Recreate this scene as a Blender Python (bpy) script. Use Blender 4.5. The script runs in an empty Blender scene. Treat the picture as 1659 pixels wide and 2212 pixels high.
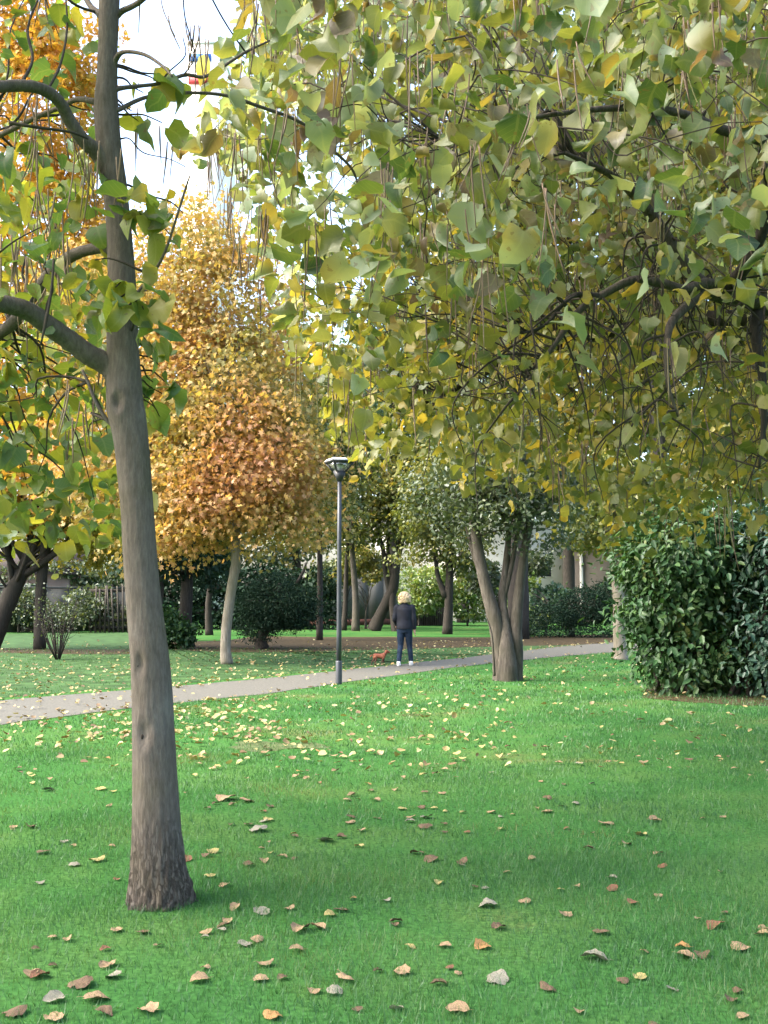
import bpy, math, random
import numpy as np
from mathutils import Vector

rng = np.random.default_rng(11)
random.seed(5)
scene = bpy.context.scene
COL = scene.collection

# ------------------------------------------------------------------ camera
F, CX, CY, HC = 2300.0, 829.5, 1106.0, 1.5       # focal length etc. in a 1659 x 2212 frame
TH = math.atan2(191.0, F)
CT, ST = math.cos(TH), math.sin(TH)
cam_d = bpy.data.cameras.new('camera')
cam = bpy.data.objects.new('camera', cam_d)
COL.objects.link(cam)
cam.location = (0, 0, HC)
cam.rotation_euler = (math.pi / 2 + TH, 0, 0)
cam_d.sensor_fit = 'VERTICAL'
cam_d.sensor_height = 36.0
cam_d.lens = 36.0 * F / 2212.0
cam_d.clip_start = 0.1
cam_d.clip_end = 3000
scene.camera = cam


def P(px, py, Y):
    u, v = (px - CX) / F, (CY - py) / F
    dy, dz = CT - v * ST, ST + v * CT
    s = Y / dy
    return np.array([u * s, Y, HC + dz * s])


def G(px, py, z=0.0):
    u, v = (px - CX) / F, (CY - py) / F
    dy, dz = CT - v * ST, ST + v * CT
    s = (z - HC) / dz
    return np.array([u * s, dy * s, z])


def proj(p):
    p = np.asarray(p, float)
    d = p - np.array([0, 0, HC])
    dep = d[..., 1] * CT + d[..., 2] * ST
    up = -d[..., 1] * ST + d[..., 2] * CT
    return CX + F * d[..., 0] / dep, CY - F * up / dep


# ------------------------------------------------------------------ materials
def new_mat(name):
    m = bpy.data.materials.new(name)
    m.use_nodes = True
    nt = m.node_tree
    nt.nodes.clear()
    out = nt.nodes.new('ShaderNodeOutputMaterial')
    return m, nt, out


def nd(nt, t, **kw):
    n = nt.nodes.new(t)
    for k, v in kw.items():
        setattr(n, k, v)
    return n


def ramp(nt, stops, interp='LINEAR'):
    r = nd(nt, 'ShaderNodeValToRGB')
    r.color_ramp.interpolation = interp
    el = r.color_ramp.elements
    while len(el) > 1:
        el.remove(el[-1])
    el[0].position, el[0].color = stops[0][0], (*stops[0][1], 1)
    for p, c in stops[1:]:
        e = el.new(p)
        e.color = (*c, 1)
    return r


def math_n(nt, op, a, b=None, clamp=False):
    n = nd(nt, 'ShaderNodeMath', operation=op, use_clamp=clamp)
    for i, x in enumerate((a, b)):
        if x is None:
            continue
        if isinstance(x, (int, float)):
            n.inputs[i].default_value = x
        else:
            nt.links.new(x, n.inputs[i])
    return n.outputs[0]


def leaf_mat(name, stops, scale=1.0, mixr=0.62, trans=0.35, gloss=0.10, rough=0.45, veins=False, spread=1.0):
    m, nt, out = new_mat(name)
    geo = nd(nt, 'ShaderNodeNewGeometry')
    noi = nd(nt, 'ShaderNodeTexNoise')
    noi.inputs['Scale'].default_value = scale
    noi.inputs['Detail'].default_value = 2.0
    tc = nd(nt, 'ShaderNodeTexCoord')
    nt.links.new(tc.outputs['Object'], noi.inputs['Vector'])
    n2 = math_n(nt, 'MULTIPLY_ADD', noi.outputs['Fac'], 2.4)
    nt.nodes[-1].inputs[2].default_value = -0.7
    a = math_n(nt, 'MULTIPLY', geo.outputs['Random Per Island'], mixr)
    b = math_n(nt, 'MULTIPLY', n2, 1 - mixr)
    f = math_n(nt, 'ADD', a, b, True)
    r = ramp(nt, stops)
    nt.links.new(f, r.inputs['Fac'])
    col = r.outputs['Color']
    if veins:
        at = nd(nt, 'ShaderNodeAttribute', attribute_name='leafuv')
        sx = nd(nt, 'ShaderNodeSeparateXYZ')
        nt.links.new(at.outputs['Vector'], sx.inputs[0])
        lat = math_n(nt, 'ABSOLUTE', sx.outputs[0])
        mid = math_n(nt, 'LESS_THAN', lat, 0.035)
        w = math_n(nt, 'SUBTRACT', math_n(nt, 'MULTIPLY', sx.outputs[1], 6.0), math_n(nt, 'MULTIPLY', lat, 4.5))
        side = math_n(nt, 'LESS_THAN', math_n(nt, 'FRACT', w), 0.10)
        v = math_n(nt, 'MAXIMUM', mid, math_n(nt, 'MULTIPLY', side, 0.7))
        bl = nd(nt, 'ShaderNodeTexNoise')
        bl.inputs['Scale'].default_value = 22.0
        bl.inputs['Detail'].default_value = 3.0
        nt.links.new(tc.outputs['Object'], bl.inputs['Vector'])
        br = math_n(nt, 'GREATER_THAN', bl.outputs['Fac'], 0.66)
        mx = nd(nt, 'ShaderNodeMixRGB', blend_type='MIX')
        nt.links.new(math_n(nt, 'MULTIPLY', v, 0.16), mx.inputs[0])
        nt.links.new(col, mx.inputs[1])
        mx.inputs[2].default_value = (0.42, 0.42, 0.18, 1)
        mb = nd(nt, 'ShaderNodeMixRGB', blend_type='MIX')
        nt.links.new(math_n(nt, 'MULTIPLY', br, 0.55), mb.inputs[0])
        nt.links.new(mx.outputs[0], mb.inputs[1])
        mb.inputs[2].default_value = (0.16, 0.10, 0.04, 1)
        col = mb.outputs[0]
    dif = nd(nt, 'ShaderNodeBsdfDiffuse')
    nt.links.new(col, dif.inputs['Color'])
    tr = nd(nt, 'ShaderNodeBsdfTranslucent')
    tcol = nd(nt, 'ShaderNodeMixRGB', blend_type='MULTIPLY')
    tcol.inputs[0].default_value = 1.0
    nt.links.new(col, tcol.inputs[1])
    tcol.inputs[2].default_value = (1.35, 1.25, 0.55, 1)
    nt.links.new(tcol.outputs[0], tr.inputs['Color'])
    m1 = nd(nt, 'ShaderNodeMixShader')
    m1.inputs[0].default_value = trans
    nt.links.new(dif.outputs[0], m1.inputs[1])
    nt.links.new(tr.outputs[0], m1.inputs[2])
    last = m1.outputs[0]
    if gloss > 0:
        gl = nd(nt, 'ShaderNodeBsdfGlossy')
        gl.inputs['Roughness'].default_value = rough
        gl.inputs['Color'].default_value = (0.9, 0.95, 1.0, 1)
        m2 = nd(nt, 'ShaderNodeMixShader')
        m2.inputs[0].default_value = gloss
        nt.links.new(last, m2.inputs[1])
        nt.links.new(gl.outputs[0], m2.inputs[2])
        last = m2.outputs[0]
    nt.links.new(last, out.inputs[0])
    return m


def bark_mat(name, c1, c2, c3, scale=9.0, stretch=0.18, bump=0.5, moss=None):
    m, nt, out = new_mat(name)
    tc = nd(nt, 'ShaderNodeTexCoord')
    mp = nd(nt, 'ShaderNodeMapping')
    mp.inputs['Scale'].default_value = (1, 1, stretch)
    nt.links.new(tc.outputs['Object'], mp.inputs['Vector'])
    n1 = nd(nt, 'ShaderNodeTexNoise')
    n1.inputs['Scale'].default_value = scale * 4
    n1.inputs['Detail'].default_value = 6
    n1.inputs['Roughness'].default_value = 0.65
    nt.links.new(mp.outputs[0], n1.inputs['Vector'])
    n2 = nd(nt, 'ShaderNodeTexNoise')
    n2.inputs['Scale'].default_value = scale * 0.35
    n2.inputs['Detail'].default_value = 3
    nt.links.new(tc.outputs['Object'], n2.inputs['Vector'])
    r = ramp(nt, [(0.32, c1), (0.5, c2), (0.68, c3)])
    nt.links.new(n1.outputs['Fac'], r.inputs['Fac'])
    mx = nd(nt, 'ShaderNodeMixRGB', blend_type='MIX')
    nt.links.new(math_n(nt, 'MULTIPLY', math_n(nt, 'GREATER_THAN', n2.outputs['Fac'], 0.0), math_n(nt, 'SUBTRACT', math_n(nt, 'MULTIPLY', n2.outputs['Fac'], 2.2), 0.8, True)), mx.inputs[0])
    nt.links.new(r.outputs[0], mx.inputs[1])
    mx.inputs[2].default_value = (*(moss or c2), 1)
    b = nd(nt, 'ShaderNodeBsdfPrincipled')
    b.inputs['Roughness'].default_value = 0.9
    b.inputs['Specular IOR Level'].default_value = 0.2
    nt.links.new(mx.outputs[0], b.inputs['Base Color'])
    bp = nd(nt, 'ShaderNodeBump')
    bp.inputs['Strength'].default_value = bump
    bp.inputs['Distance'].default_value = 0.02
    nt.links.new(n1.outputs['Fac'], bp.inputs['Height'])
    nt.links.new(bp.outputs[0], b.inputs['Normal'])
    nt.links.new(b.outputs[0], out.inputs[0])
    return m


def solid_mat(name, c, rough=0.6, var=0.15, scale=6.0, metal=0.0, spec=0.4, bump=0.0, detail=4):
    m, nt, out = new_mat(name)
    tc = nd(nt, 'ShaderNodeTexCoord')
    n1 = nd(nt, 'ShaderNodeTexNoise')
    n1.inputs['Scale'].default_value = scale
    n1.inputs['Detail'].default_value = detail
    nt.links.new(tc.outputs['Object'], n1.inputs['Vector'])
    c = np.array(c)
    r = ramp(nt, [(0.3, tuple(c * (1 - var))), (0.7, tuple(np.minimum(c * (1 + var), 0.95)))])
    nt.links.new(n1.outputs['Fac'], r.inputs['Fac'])
    b = nd(nt, 'ShaderNodeBsdfPrincipled')
    b.inputs['Roughness'].default_value = rough
    b.inputs['Metallic'].default_value = metal
    b.inputs['Specular IOR Level'].default_value = spec
    nt.links.new(r.outputs[0], b.inputs['Base Color'])
    if bump:
        bp = nd(nt, 'ShaderNodeBump')
        bp.inputs['Strength'].default_value = bump
        bp.inputs['Distance'].default_value = 0.02
        nt.links.new(n1.outputs['Fac'], bp.inputs['Height'])
        nt.links.new(bp.outputs[0], b.inputs['Normal'])
    nt.links.new(b.outputs[0], out.inputs[0])
    return m


# ------------------------------------------------------------------ mesh building
def make_mesh(name, verts, faces, smooth=False):
    """verts (N,3); faces: list of (M,k) int arrays"""
    me = bpy.data.meshes.new(name)
    verts = np.ascontiguousarray(verts, dtype=np.float32)
    if not isinstance(faces, (list, tuple)):
        faces = [faces]
    faces = [np.asarray(f, dtype=np.int32) for f in faces if len(f)]
    nl = sum(f.size for f in faces)
    npol = sum(len(f) for f in faces)
    me.vertices.add(len(verts))
    me.vertices.foreach_set('co', verts.ravel())
    me.loops.add(nl)
    me.loops.foreach_set('vertex_index', np.concatenate([f.ravel() for f in faces]))
    me.polygons.add(npol)
    tot = np.concatenate([np.full(len(f), f.shape[1], dtype=np.int32) for f in faces])
    st = np.concatenate([[0], np.cumsum(tot)[:-1]]).astype(np.int32)
    me.polygons.foreach_set('loop_start', st)
    if smooth:
        me.polygons.foreach_set('use_smooth', np.ones(npol, dtype=bool))
    me.update(calc_edges=True)
    return me


class MB:
    def __init__(self):
        self.v, self.q, self.t, self.n = [], [], [], 0

    def add(self, v, q=None, t=None):
        v = np.asarray(v, float)
        if q is not None and len(q):
            self.q.append(np.asarray(q, int) + self.n)
        if t is not None and len(t):
            self.t.append(np.asarray(t, int) + self.n)
        self.v.append(v)
        self.n += len(v)

    def box(self, lo, hi, bev=0.0):
        x0, y0, z0 = lo
        x1, y1, z1 = hi
        v = [(x0, y0, z0), (x1, y0, z0), (x1, y1, z0), (x0, y1, z0), (x0, y0, z1), (x1, y0, z1), (x1, y1, z1), (x0, y1, z1)]
        q = [(0, 3, 2, 1), (4, 5, 6, 7), (0, 1, 5, 4), (1, 2, 6, 5), (2, 3, 7, 6), (3, 0, 4, 7)]
        self.add(v, q)

    def tube(self, pts, rad, seg=8, sub=4, wob=0.0, cap=True, flat=None):
        pts, rad = np.asarray(pts, float), np.asarray(rad, float)
        if sub > 1 and len(pts) > 2:
            pts, rad = spline(pts, rad, sub)
        n = len(pts)
        tg = np.gradient(pts, axis=0)
        tg /= np.linalg.norm(tg, axis=1)[:, None] + 1e-9
        ref = np.array([0.0, 1.0, 0.0]) if abs(tg[0][1]) < 0.9 else np.array([1.0, 0, 0])
        a = np.cross(tg, ref)
        a /= np.linalg.norm(a, axis=1)[:, None] + 1e-9
        b = np.cross(tg, a)
        th = np.linspace(0, 2 * np.pi, seg, endpoint=False)
        rr = rad[:, None] * np.ones(seg)[None]
        if wob:
            rr = rr * (1 + wob * rng.standard_normal((n, seg)))
        v = pts[:, None, :] + rr[..., None] * (np.cos(th)[None, :, None] * a[:, None, :] + np.sin(th)[None, :, None] * b[:, None, :])
        if flat is not None:
            pass
        v = v.reshape(-1, 3)
        i = np.arange(n - 1)[:, None] * seg
        j = np.arange(seg)[None]
        j2 = (j + 1) % seg
        q = np.stack([i + j, i + j2, i + seg + j2, i + seg + j], -1).reshape(-1, 4)
        t = None
        if cap:
            v = np.vstack([v, pts[0], pts[-1]])
            c0, c1 = n * seg, n * seg + 1
            jj = np.arange(seg)
            jn = (jj + 1) % seg
            t = np.vstack([np.stack([np.full(seg, c0), jn, jj], -1), np.stack([np.full(seg, c1), (n - 1) * seg + jj, (n - 1) * seg + jn], -1)])
        self.add(v, q, t)

    def loft(self, rings):
        """rings: list of (k,3) arrays, closed rings, capped"""
        seg = len(rings[0])
        n = len(rings)
        v = np.concatenate([np.asarray(r, float) for r in rings])
        i = np.arange(n - 1)[:, None] * seg
        j = np.arange(seg)[None]
        j2 = (j + 1) % seg
        q = np.stack([i + j, i + j2, i + seg + j2, i + seg + j], -1).reshape(-1, 4)
        v = np.vstack([v, np.mean(rings[0], axis=0), np.mean(rings[-1], axis=0)])
        c0, c1 = n * seg, n * seg + 1
        jj = np.arange(seg)
        jn = (jj + 1) % seg
        t = np.vstack([np.stack([np.full(seg, c0), jn, jj], -1), np.stack([np.full(seg, c1), (n - 1) * seg + jj, (n - 1) * seg + jn], -1)])
        self.add(v, q, t)

    def ell(self, c, r, rot=None, su=12, sv=8):
        u = np.linspace(0, 2 * np.pi, su, endpoint=False)
        rings = []
        for w in np.linspace(0.04, np.pi - 0.04, sv):
            p = np.stack([np.cos(u) * np.sin(w) * r[0], np.sin(u) * np.sin(w) * r[1], np.full(su, -np.cos(w) * r[2])], -1)
            if rot is not None:
                p = p @ np.asarray(rot).T
            rings.append(p + np.asarray(c))
        self.loft(rings)

    def mesh(self, name, smooth=False):
        f = []
        if self.q:
            f.append(np.vstack(self.q))
        if self.t:
            f.append(np.vstack(self.t))
        return make_mesh(name, np.vstack(self.v), f, smooth)

    def build(self, name, mat, parent=None, smooth=False):
        return link(name, self.mesh(name, smooth), mat, parent)


def spline(pts, rad, sub):
    p = np.vstack([2 * pts[0] - pts[1], pts, 2 * pts[-1] - pts[-2]])
    outp, outr = [], []
    for i in range(1, len(p) - 2):
        for t in np.linspace(0, 1, sub, endpoint=False):
            a, b, c, d = p[i - 1], p[i], p[i + 1], p[i + 2]
            outp.append(0.5 * (2 * b + (c - a) * t + (2 * a - 5 * b + 4 * c - d) * t * t + (3 * b - a - 3 * c + d) * t ** 3))
            outr.append(rad[i - 1] * (1 - t) + rad[i] * t)
    outp.append(pts[-1])
    outr.append(rad[-1])
    return np.array(outp), np.array(outr)


def link(name, me, mat, parent=None):
    o = bpy.data.objects.new(name, me)
    COL.objects.link(o)
    if mat is not None:
        if me.materials:
            me.materials[0] = mat
        else:
            me.materials.append(mat)
    if parent is not None:
        o.parent = parent
        o.matrix_parent_inverse = parent.matrix_basis.inverted()
    return o


def thing(name, label, cat, loc, group=None):
    o = bpy.data.objects.new(name, None)
    COL.objects.link(o)
    o.location = tuple(float(x) for x in loc)
    o.empty_display_size = 0.2
    o['label'] = label
    o['category'] = cat
    if group:
        o['group'] = group
    return o


def tag(o, label, cat, group=None, kind=None):
    o['label'] = label
    o['category'] = cat
    if group:
        o['group'] = group
    if kind:
        o['kind'] = kind
    return o


def struct(o, label=None):
    o['kind'] = 'structure'
    if label:
        o['label'] = label
    return o


# ------------------------------------------------------------------ leaves
def norm(a):
    return a / (np.linalg.norm(a, axis=-1, keepdims=True) + 1e-9)


# templates: lat (x), along (y), tris
HEART_V = np.array([(0, 0), (0, .33), (0, .66), (0, 1.0),
                    (-.22, -.08), (-.44, .05), (-.53, .30), (-.47, .56), (-.27, .80),
                    (.22, -.08), (.44, .05), (.53, .30), (.47, .56), (.27, .80)], float)
HEART_T = np.array([(0, 5, 4), (0, 6, 5), (0, 1, 6), (1, 7, 6), (1, 2, 7), (2, 8, 7), (2, 3, 8),
                    (0, 9, 10), (0, 10, 11), (0, 11, 1), (1, 11, 12), (1, 12, 2), (2, 12, 13), (2, 13, 3)])
DIAM_V = np.array([(0, 0), (-.36, .45), (0, 1.0), (.36, .45)], float)
DIAM_T = np.array([(0, 2, 1), (0, 3, 2)])
LANCE_V = np.array([(0, 0), (-.19, .3), (-.16, .68), (0, 1), (.19, .3), (.16, .68)], float)
LANCE_T = np.array([(0, 2, 1), (0, 3, 2), (0, 4, 5), (0, 5, 3)])
STAR_V = np.array([(0, 0), (-.42, .12), (-.2, .34), (-.52, .62), (-.16, .62), (0, 1), (.16, .62), (.52, .62), (.2, .34), (.42, .12)], float)
STAR_T = np.array([(0, 2, 1), (0, 4, 2), (2, 4, 3), (0, 6, 4), (4, 6, 5), (0, 8, 6), (6, 8, 7), (0, 9, 8)])


def leaf_mesh(name, V, T, pos, d, n, size, fold=None, curl=None, uv=False, smooth=False, rag=0.0):
    N = len(pos)
    d = norm(d)
    n = norm(n - d * np.sum(n * d, -1, keepdims=True))
    s = np.cross(d, n)
    fold = np.zeros(N) if fold is None else fold
    curl = np.zeros(N) if curl is None else curl
    a, b = V[None, :, 0], V[None, :, 1]
    a = a * (rng.uniform(.72, 1.12, N)[:, None] if uv else 1.0)
    x = a * np.cos(fold)[:, None]
    zf = np.abs(a) * np.sin(fold)[:, None]
    k = np.where(np.abs(curl) < 1e-3, 1e-3, curl)[:, None]
    y = np.sin(k * b) / k
    z = zf - (1 - np.cos(k * b)) / k
    v = pos[:, None, :] + size[:, None, None] * (x[..., None] * s[:, None, :] + y[..., None] * d[:, None, :] + z[..., None] * n[:, None, :])
    if rag:
        v = v + size[:, None, None] * rng.normal(0, rag, v.shape)
    f = (np.arange(N)[:, None, None] * len(V) + T[None]).reshape(-1, 3)
    me = make_mesh(name, v.reshape(-1, 3), f, smooth)
    if uv:
        at = me.attributes.new('leafuv', 'FLOAT_VECTOR', 'POINT')
        arr = np.zeros((N, len(V), 3), np.float32)
        arr[..., 0] = V[None, :, 0]
        arr[..., 1] = b
        at.data.foreach_set('vector', arr.ravel())
    return me


def rand_dirs(N, up=0.0):
    v = rng.standard_normal((N, 3))
    v[:, 2] += up
    return norm(v)


# ------------------------------------------------------------------ palette
M = {}
M['catalpa'] = leaf_mat('catalpa_leaf', [(0.0, (.035, .07, .022)), (0.14, (.07, .12, .035)), (0.28, (.12, .175, .05)), (0.40, (.18, .20, .055)), (0.50, (.20, .21, .07)),
                                         (0.58, (.20, .27, .15)), (0.69, (.32, .37, .25)), (0.76, (.26, .21, .055)), (0.83, (.13, .11, .055)), (0.92, (.16, .10, .06)), (1.0, (.07, .045, .03))],
                        scale=1.1, mixr=0.72, trans=0.48, gloss=0.04, rough=0.5, veins=True)
M['catalpa_yellow'] = leaf_mat('yellowing_catalpa_leaf', [(0.0, (.06, .09, .028)), (0.2, (.11, .14, .036)), (0.45, (.17, .185, .045)), (0.62, (.22, .22, .055)), (0.76, (.30, .26, .055)), (0.88, (.38, .28, .055)), (0.94, (.14, .095, .05)), (1.0, (.07, .045, .03))],
                               scale=1.2, mixr=0.8, trans=0.5, gloss=0.03, rough=0.5, veins=True)
M['catalpa_left'] = leaf_mat('green_catalpa_leaf', [(0.0, (.06, .12, .045)), (0.25, (.095, .17, .05)), (0.45, (.15, .21, .04)), (0.62, (.22, .25, .04)),
                                                    (0.76, (.30, .26, .04)), (0.86, (.20, .26, .14)), (1.0, (.18, .11, .05))],
                             scale=0.8, mixr=0.75, trans=0.5, gloss=0.035, rough=0.5, veins=True)
M['maple'] = leaf_mat('yellow_orange_maple_leaf', [(0.0, (.12, .145, .055)), (0.2, (.20, .20, .07)), (0.36, (.30, .25, .085)), (0.52, (.42, .30, .10)),
                                                   (0.72, (.48, .28, .115)), (1.0, (.44, .23, .14))], scale=0.36, mixr=0.38, trans=0.4, gloss=0.02)
M['maple_orange'] = leaf_mat('orange_maple_leaf', [(0.0, (.18, .16, .03)), (0.3, (.38, .25, .04)), (0.6, (.50, .28, .05)), (1.0, (.46, .19, .06))],
                             scale=0.5, mixr=0.55, trans=0.45, gloss=0.02)
M['green_tree'] = leaf_mat('mid_green_leaf', [(0.0, (.03, .07, .025)), (0.4, (.06, .12, .035)), (0.75, (.12, .17, .04)), (1.0, (.22, .21, .05))],
                           scale=0.5, mixr=0.5, trans=0.35, gloss=0.04)
M['olive_tree'] = leaf_mat('olive_leaf', [(0.0, (.05, .07, .025)), (0.4, (.09, .12, .03)), (0.75, (.18, .18, .04)), (1.0, (.34, .25, .05))],
                           scale=0.5, mixr=0.5, trans=0.35, gloss=0.03)
M['yellow_tree'] = leaf_mat('yellow_green_leaf', [(0.0, (.08, .10, .02)), (0.4, (.17, .17, .025)), (0.75, (.30, .25, .03)), (1.0, (.42, .27, .04))],
                            scale=0.45, mixr=0.5, trans=0.4, gloss=0.03)
M['blue_green'] = leaf_mat('bluish_green_leaf', [(0.0, (.03, .075, .04)), (0.5, (.07, .14, .07)), (1.0, (.14, .20, .09))],
                           scale=0.7, mixr=0.5, trans=0.3, gloss=0.05)
M['grey_green'] = leaf_mat('grey_green_leaf', [(0.0, (.035, .055, .03)), (0.5, (.07, .10, .045)), (1.0, (.14, .16, .07))],
                           scale=0.8, mixr=0.5, trans=0.3, gloss=0.04)
M['laurel'] = leaf_mat('dark_laurel_leaf', [(0.0, (.014, .042, .015)), (0.5, (.028, .072, .024)), (0.8, (.055, .105, .03)), (1.0, (.17, .16, .045))],
                       scale=0.9, mixr=0.6, trans=0.2, gloss=0.02, rough=0.45)
M['laurel_blue'] = leaf_mat('bluish_laurel_leaf', [(0.0, (.012, .038, .022)), (0.5, (.022, .06, .036)), (1.0, (.05, .10, .06))],
                            scale=0.9, mixr=0.6, trans=0.2, gloss=0.03, rough=0.45)
M['yew'] = leaf_mat('dark_yew_needle', [(0.0, (.008, .02, .012)), (0.6, (.016, .036, .02)), (1.0, (.03, .055, .03))],
                    scale=0.8, mixr=0.5, trans=0.1, gloss=0.008)
M['light_shrub'] = leaf_mat('light_green_shrub_leaf', [(0.0, (.06, .13, .03)), (0.5, (.14, .22, .05)), (1.0, (.28, .30, .07))],
                            scale=0.8, mixr=0.6, trans=0.4, gloss=0.05)
M['bark'] = bark_mat('grey_brown_bark', (.038, .032, .028), (.078, .066, .056), (.125, .108, .092), scale=11, bump=.8, moss=(.066, .062, .042))
M['bark_dark'] = bark_mat('dark_bark', (.018, .016, .014), (.035, .031, .026), (.06, .052, .042), scale=6)
M['bark_mid'] = bark_mat('brown_grey_bark', (.046, .039, .034), (.088, .076, .066), (.135, .118, .10), scale=6, moss=(.055, .052, .036))
M['bark_pale'] = bark_mat('pale_bark', (.12, .105, .085), (.20, .175, .145), (.27, .24, .20), scale=6, moss=(.15, .14, .09))
M['twig'] = solid_mat('twig_bark', (.045, .038, .03), 0.9, 0.3, 20, spec=0.2)
M['pod'] = leaf_mat('seed_pod_skin', [(0.0, (.05, .03, .022)), (0.35, (.12, .075, .05)), (0.6, (.19, .13, .08)), (0.8, (.13, .13, .04)), (1.0, (.22, .20, .08))],
                    scale=0.6, mixr=0.8, trans=0.0, gloss=0.03)


# ------------------------------------------------------------------ world and light
SUN = norm(np.array([-0.70, -0.12, 0.72]))
w = bpy.data.worlds.new('World')
scene.world = w
w.use_nodes = True
nt = w.node_tree
bg = nt.nodes['Background']
sky = nt.nodes.new('ShaderNodeTexSky')
sky.sky_type = 'NISHITA'
sky.sun_disc = False
el = math.asin(SUN[2])
sky.sun_elevation = el
sky.sun_rotation = math.atan2(SUN[0], SUN[1])
sky.air_density = 1.0
sky.dust_density = 5.0
sky.ozone_density = 1.0
nt.links.new(sky.outputs[0], bg.inputs[0])
bg.inputs[1].default_value = 0.15
ld = bpy.data.lights.new('sun', 'SUN')
ld.energy = 0.85
ld.angle = math.radians(40)
ld.color = (1.0, 0.94, 0.84)
lo = bpy.data.objects.new('sun', ld)
COL.objects.link(lo)
lo.rotation_euler = Vector(tuple(SUN)).to_track_quat('Z', 'Y').to_euler()
lo.location = tuple(SUN * 60)
scene.view_settings.view_transform = 'Standard'
scene.view_settings.look = 'None'
scene.view_settings.gamma = 1.0
scene.view_settings.exposure = 2.65
scene.cycles.max_bounces = 6
scene.cycles.diffuse_bounces = 3
scene.cycles.transmission_bounces = 4
scene.cycles.transparent_max_bounces = 6
scene.cycles.caustics_reflective = False
scene.cycles.caustics_refractive = False


# ------------------------------------------------------------------ ground
def grass_mat():
    m, nt, out = new_mat('lawn')
    tc = nd(nt, 'ShaderNodeTexCoord')
    n1 = nd(nt, 'ShaderNodeTexNoise')
    n1.inputs['Scale'].default_value = 0.55
    n1.inputs['Detail'].default_value = 6
    n1.inputs['Roughness'].default_value = 0.6
    n2 = nd(nt, 'ShaderNodeTexNoise')
    n2.inputs['Scale'].default_value = 38
    n2.inputs['Detail'].default_value = 4
    for n in (n1, n2):
        nt.links.new(tc.outputs['Object'], n.inputs['Vector'])
    r1 = ramp(nt, [(0.26, (.028, .085, .026)), (0.46, (.040, .116, .034)), (0.6, (.062, .130, .040)), (0.68, (.095, .112, .048)), (0.76, (.14, .115, .065))])
    nt.links.new(n1.outputs['Fac'], r1.inputs['Fac'])
    r2 = ramp(nt, [(0.3, (.6, .6, .6)), (0.7, (1.35, 1.35, 1.2))])
    nt.links.new(n2.outputs['Fac'], r2.inputs['Fac'])
    mx = nd(nt, 'ShaderNodeMixRGB', blend_type='MULTIPLY')
    mx.inputs[0].default_value = 1
    nt.links.new(r1.outputs[0], mx.inputs[1])
    nt.links.new(r2.outputs[0], mx.inputs[2])
    b = nd(nt, 'ShaderNodeBsdfDiffuse')
    nt.links.new(mx.outputs[0], b.inputs['Color'])
    nt.links.new(b.outputs[0], out.inputs[0])
    return m


S = 600.0
lawn = link('lawn', make_mesh('lawn', [(-S, -40, 0), (S, -40, 0), (S, S, 0), (-S, S, 0)], [np.array([(0, 1, 2, 3)])]), grass_mat())
struct(lawn, 'green lawn scattered with fallen leaves')


def sheet(name, upper, lower, z, mat, jit=0.05, step=0.25):
    """ribbon between two polylines of world points, with ragged edges"""
    def dens(p):
        p = np.array(p)[:, :2]
        s = np.concatenate([[0], np.cumsum(np.linalg.norm(np.diff(p, axis=0), axis=1))])
        n = max(8, int(s[-1] / step))
        t = np.linspace(0, 1, n) * s[-1]
        return np.stack([np.interp(t, s, p[:, 0]), np.interp(t, s, p[:, 1])], -1)
    a, b = dens(upper), dens(lower)
    n = max(len(a), len(b))
    def rs(p):
        t = np.linspace(0, len(p) - 1, n)
        return np.stack([np.interp(t, np.arange(len(p)), p[:, 0]), np.interp(t, np.arange(len(p)), p[:, 1])], -1)
    a, b = rs(a), rs(b)
    a += jit * rng.standard_normal(a.shape)
    b += jit * rng.standard_normal(b.shape)
    v = np.zeros((2 * n, 3))
    v[:n, :2], v[n:, :2] = a, b
    v[:, 2] = z
    i = np.arange(n - 1)
    q = np.stack([n + i, n + i + 1, i + 1, i], -1)
    return link(name, make_mesh(name, v, [q]), mat), a, b


UP = [(-260, 1550), (0, 1513), (280, 1491), (450, 1477), (600, 1463), (760, 1446), (1000, 1421), (1200, 1398), (1345, 1386)]
LOWP = [(-260, 1612), (0, 1566), (280, 1530), (450, 1512), (600, 1496), (760, 1472), (1000, 1440), (1200, 1419), (1345, 1408)]
m_path = solid_mat('gravel', (.100, .099, .084), 0.95, 0.28, 30, spec=0.2, bump=0.3, detail=8)
wu = [G(*p) for p in UP] + [np.array([18.0, 44.0, 0]), np.array([34.0, 52.0, 0])]
wl = [G(*p) for p in LOWP] + [np.array([17.5, 37.0, 0]), np.array([34.0, 44.0, 0])]
path, pa, pb = sheet('path', wu, wl, 0.006, m_path, 0.03, 0.5)
struct(path, 'grey gravel path curving across the park lawn')
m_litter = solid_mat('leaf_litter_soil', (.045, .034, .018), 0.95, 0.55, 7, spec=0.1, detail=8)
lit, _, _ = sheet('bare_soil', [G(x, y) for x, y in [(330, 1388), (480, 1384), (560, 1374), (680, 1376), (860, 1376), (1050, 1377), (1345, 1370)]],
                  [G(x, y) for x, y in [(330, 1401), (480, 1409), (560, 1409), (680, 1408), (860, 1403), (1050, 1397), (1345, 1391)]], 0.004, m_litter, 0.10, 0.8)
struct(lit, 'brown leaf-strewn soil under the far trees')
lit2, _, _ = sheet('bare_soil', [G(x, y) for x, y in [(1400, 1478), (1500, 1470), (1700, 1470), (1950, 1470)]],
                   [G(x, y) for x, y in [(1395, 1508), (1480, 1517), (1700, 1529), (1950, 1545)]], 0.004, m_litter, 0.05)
struct(lit2, 'dark soil strip under the laurel bushes')
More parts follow.
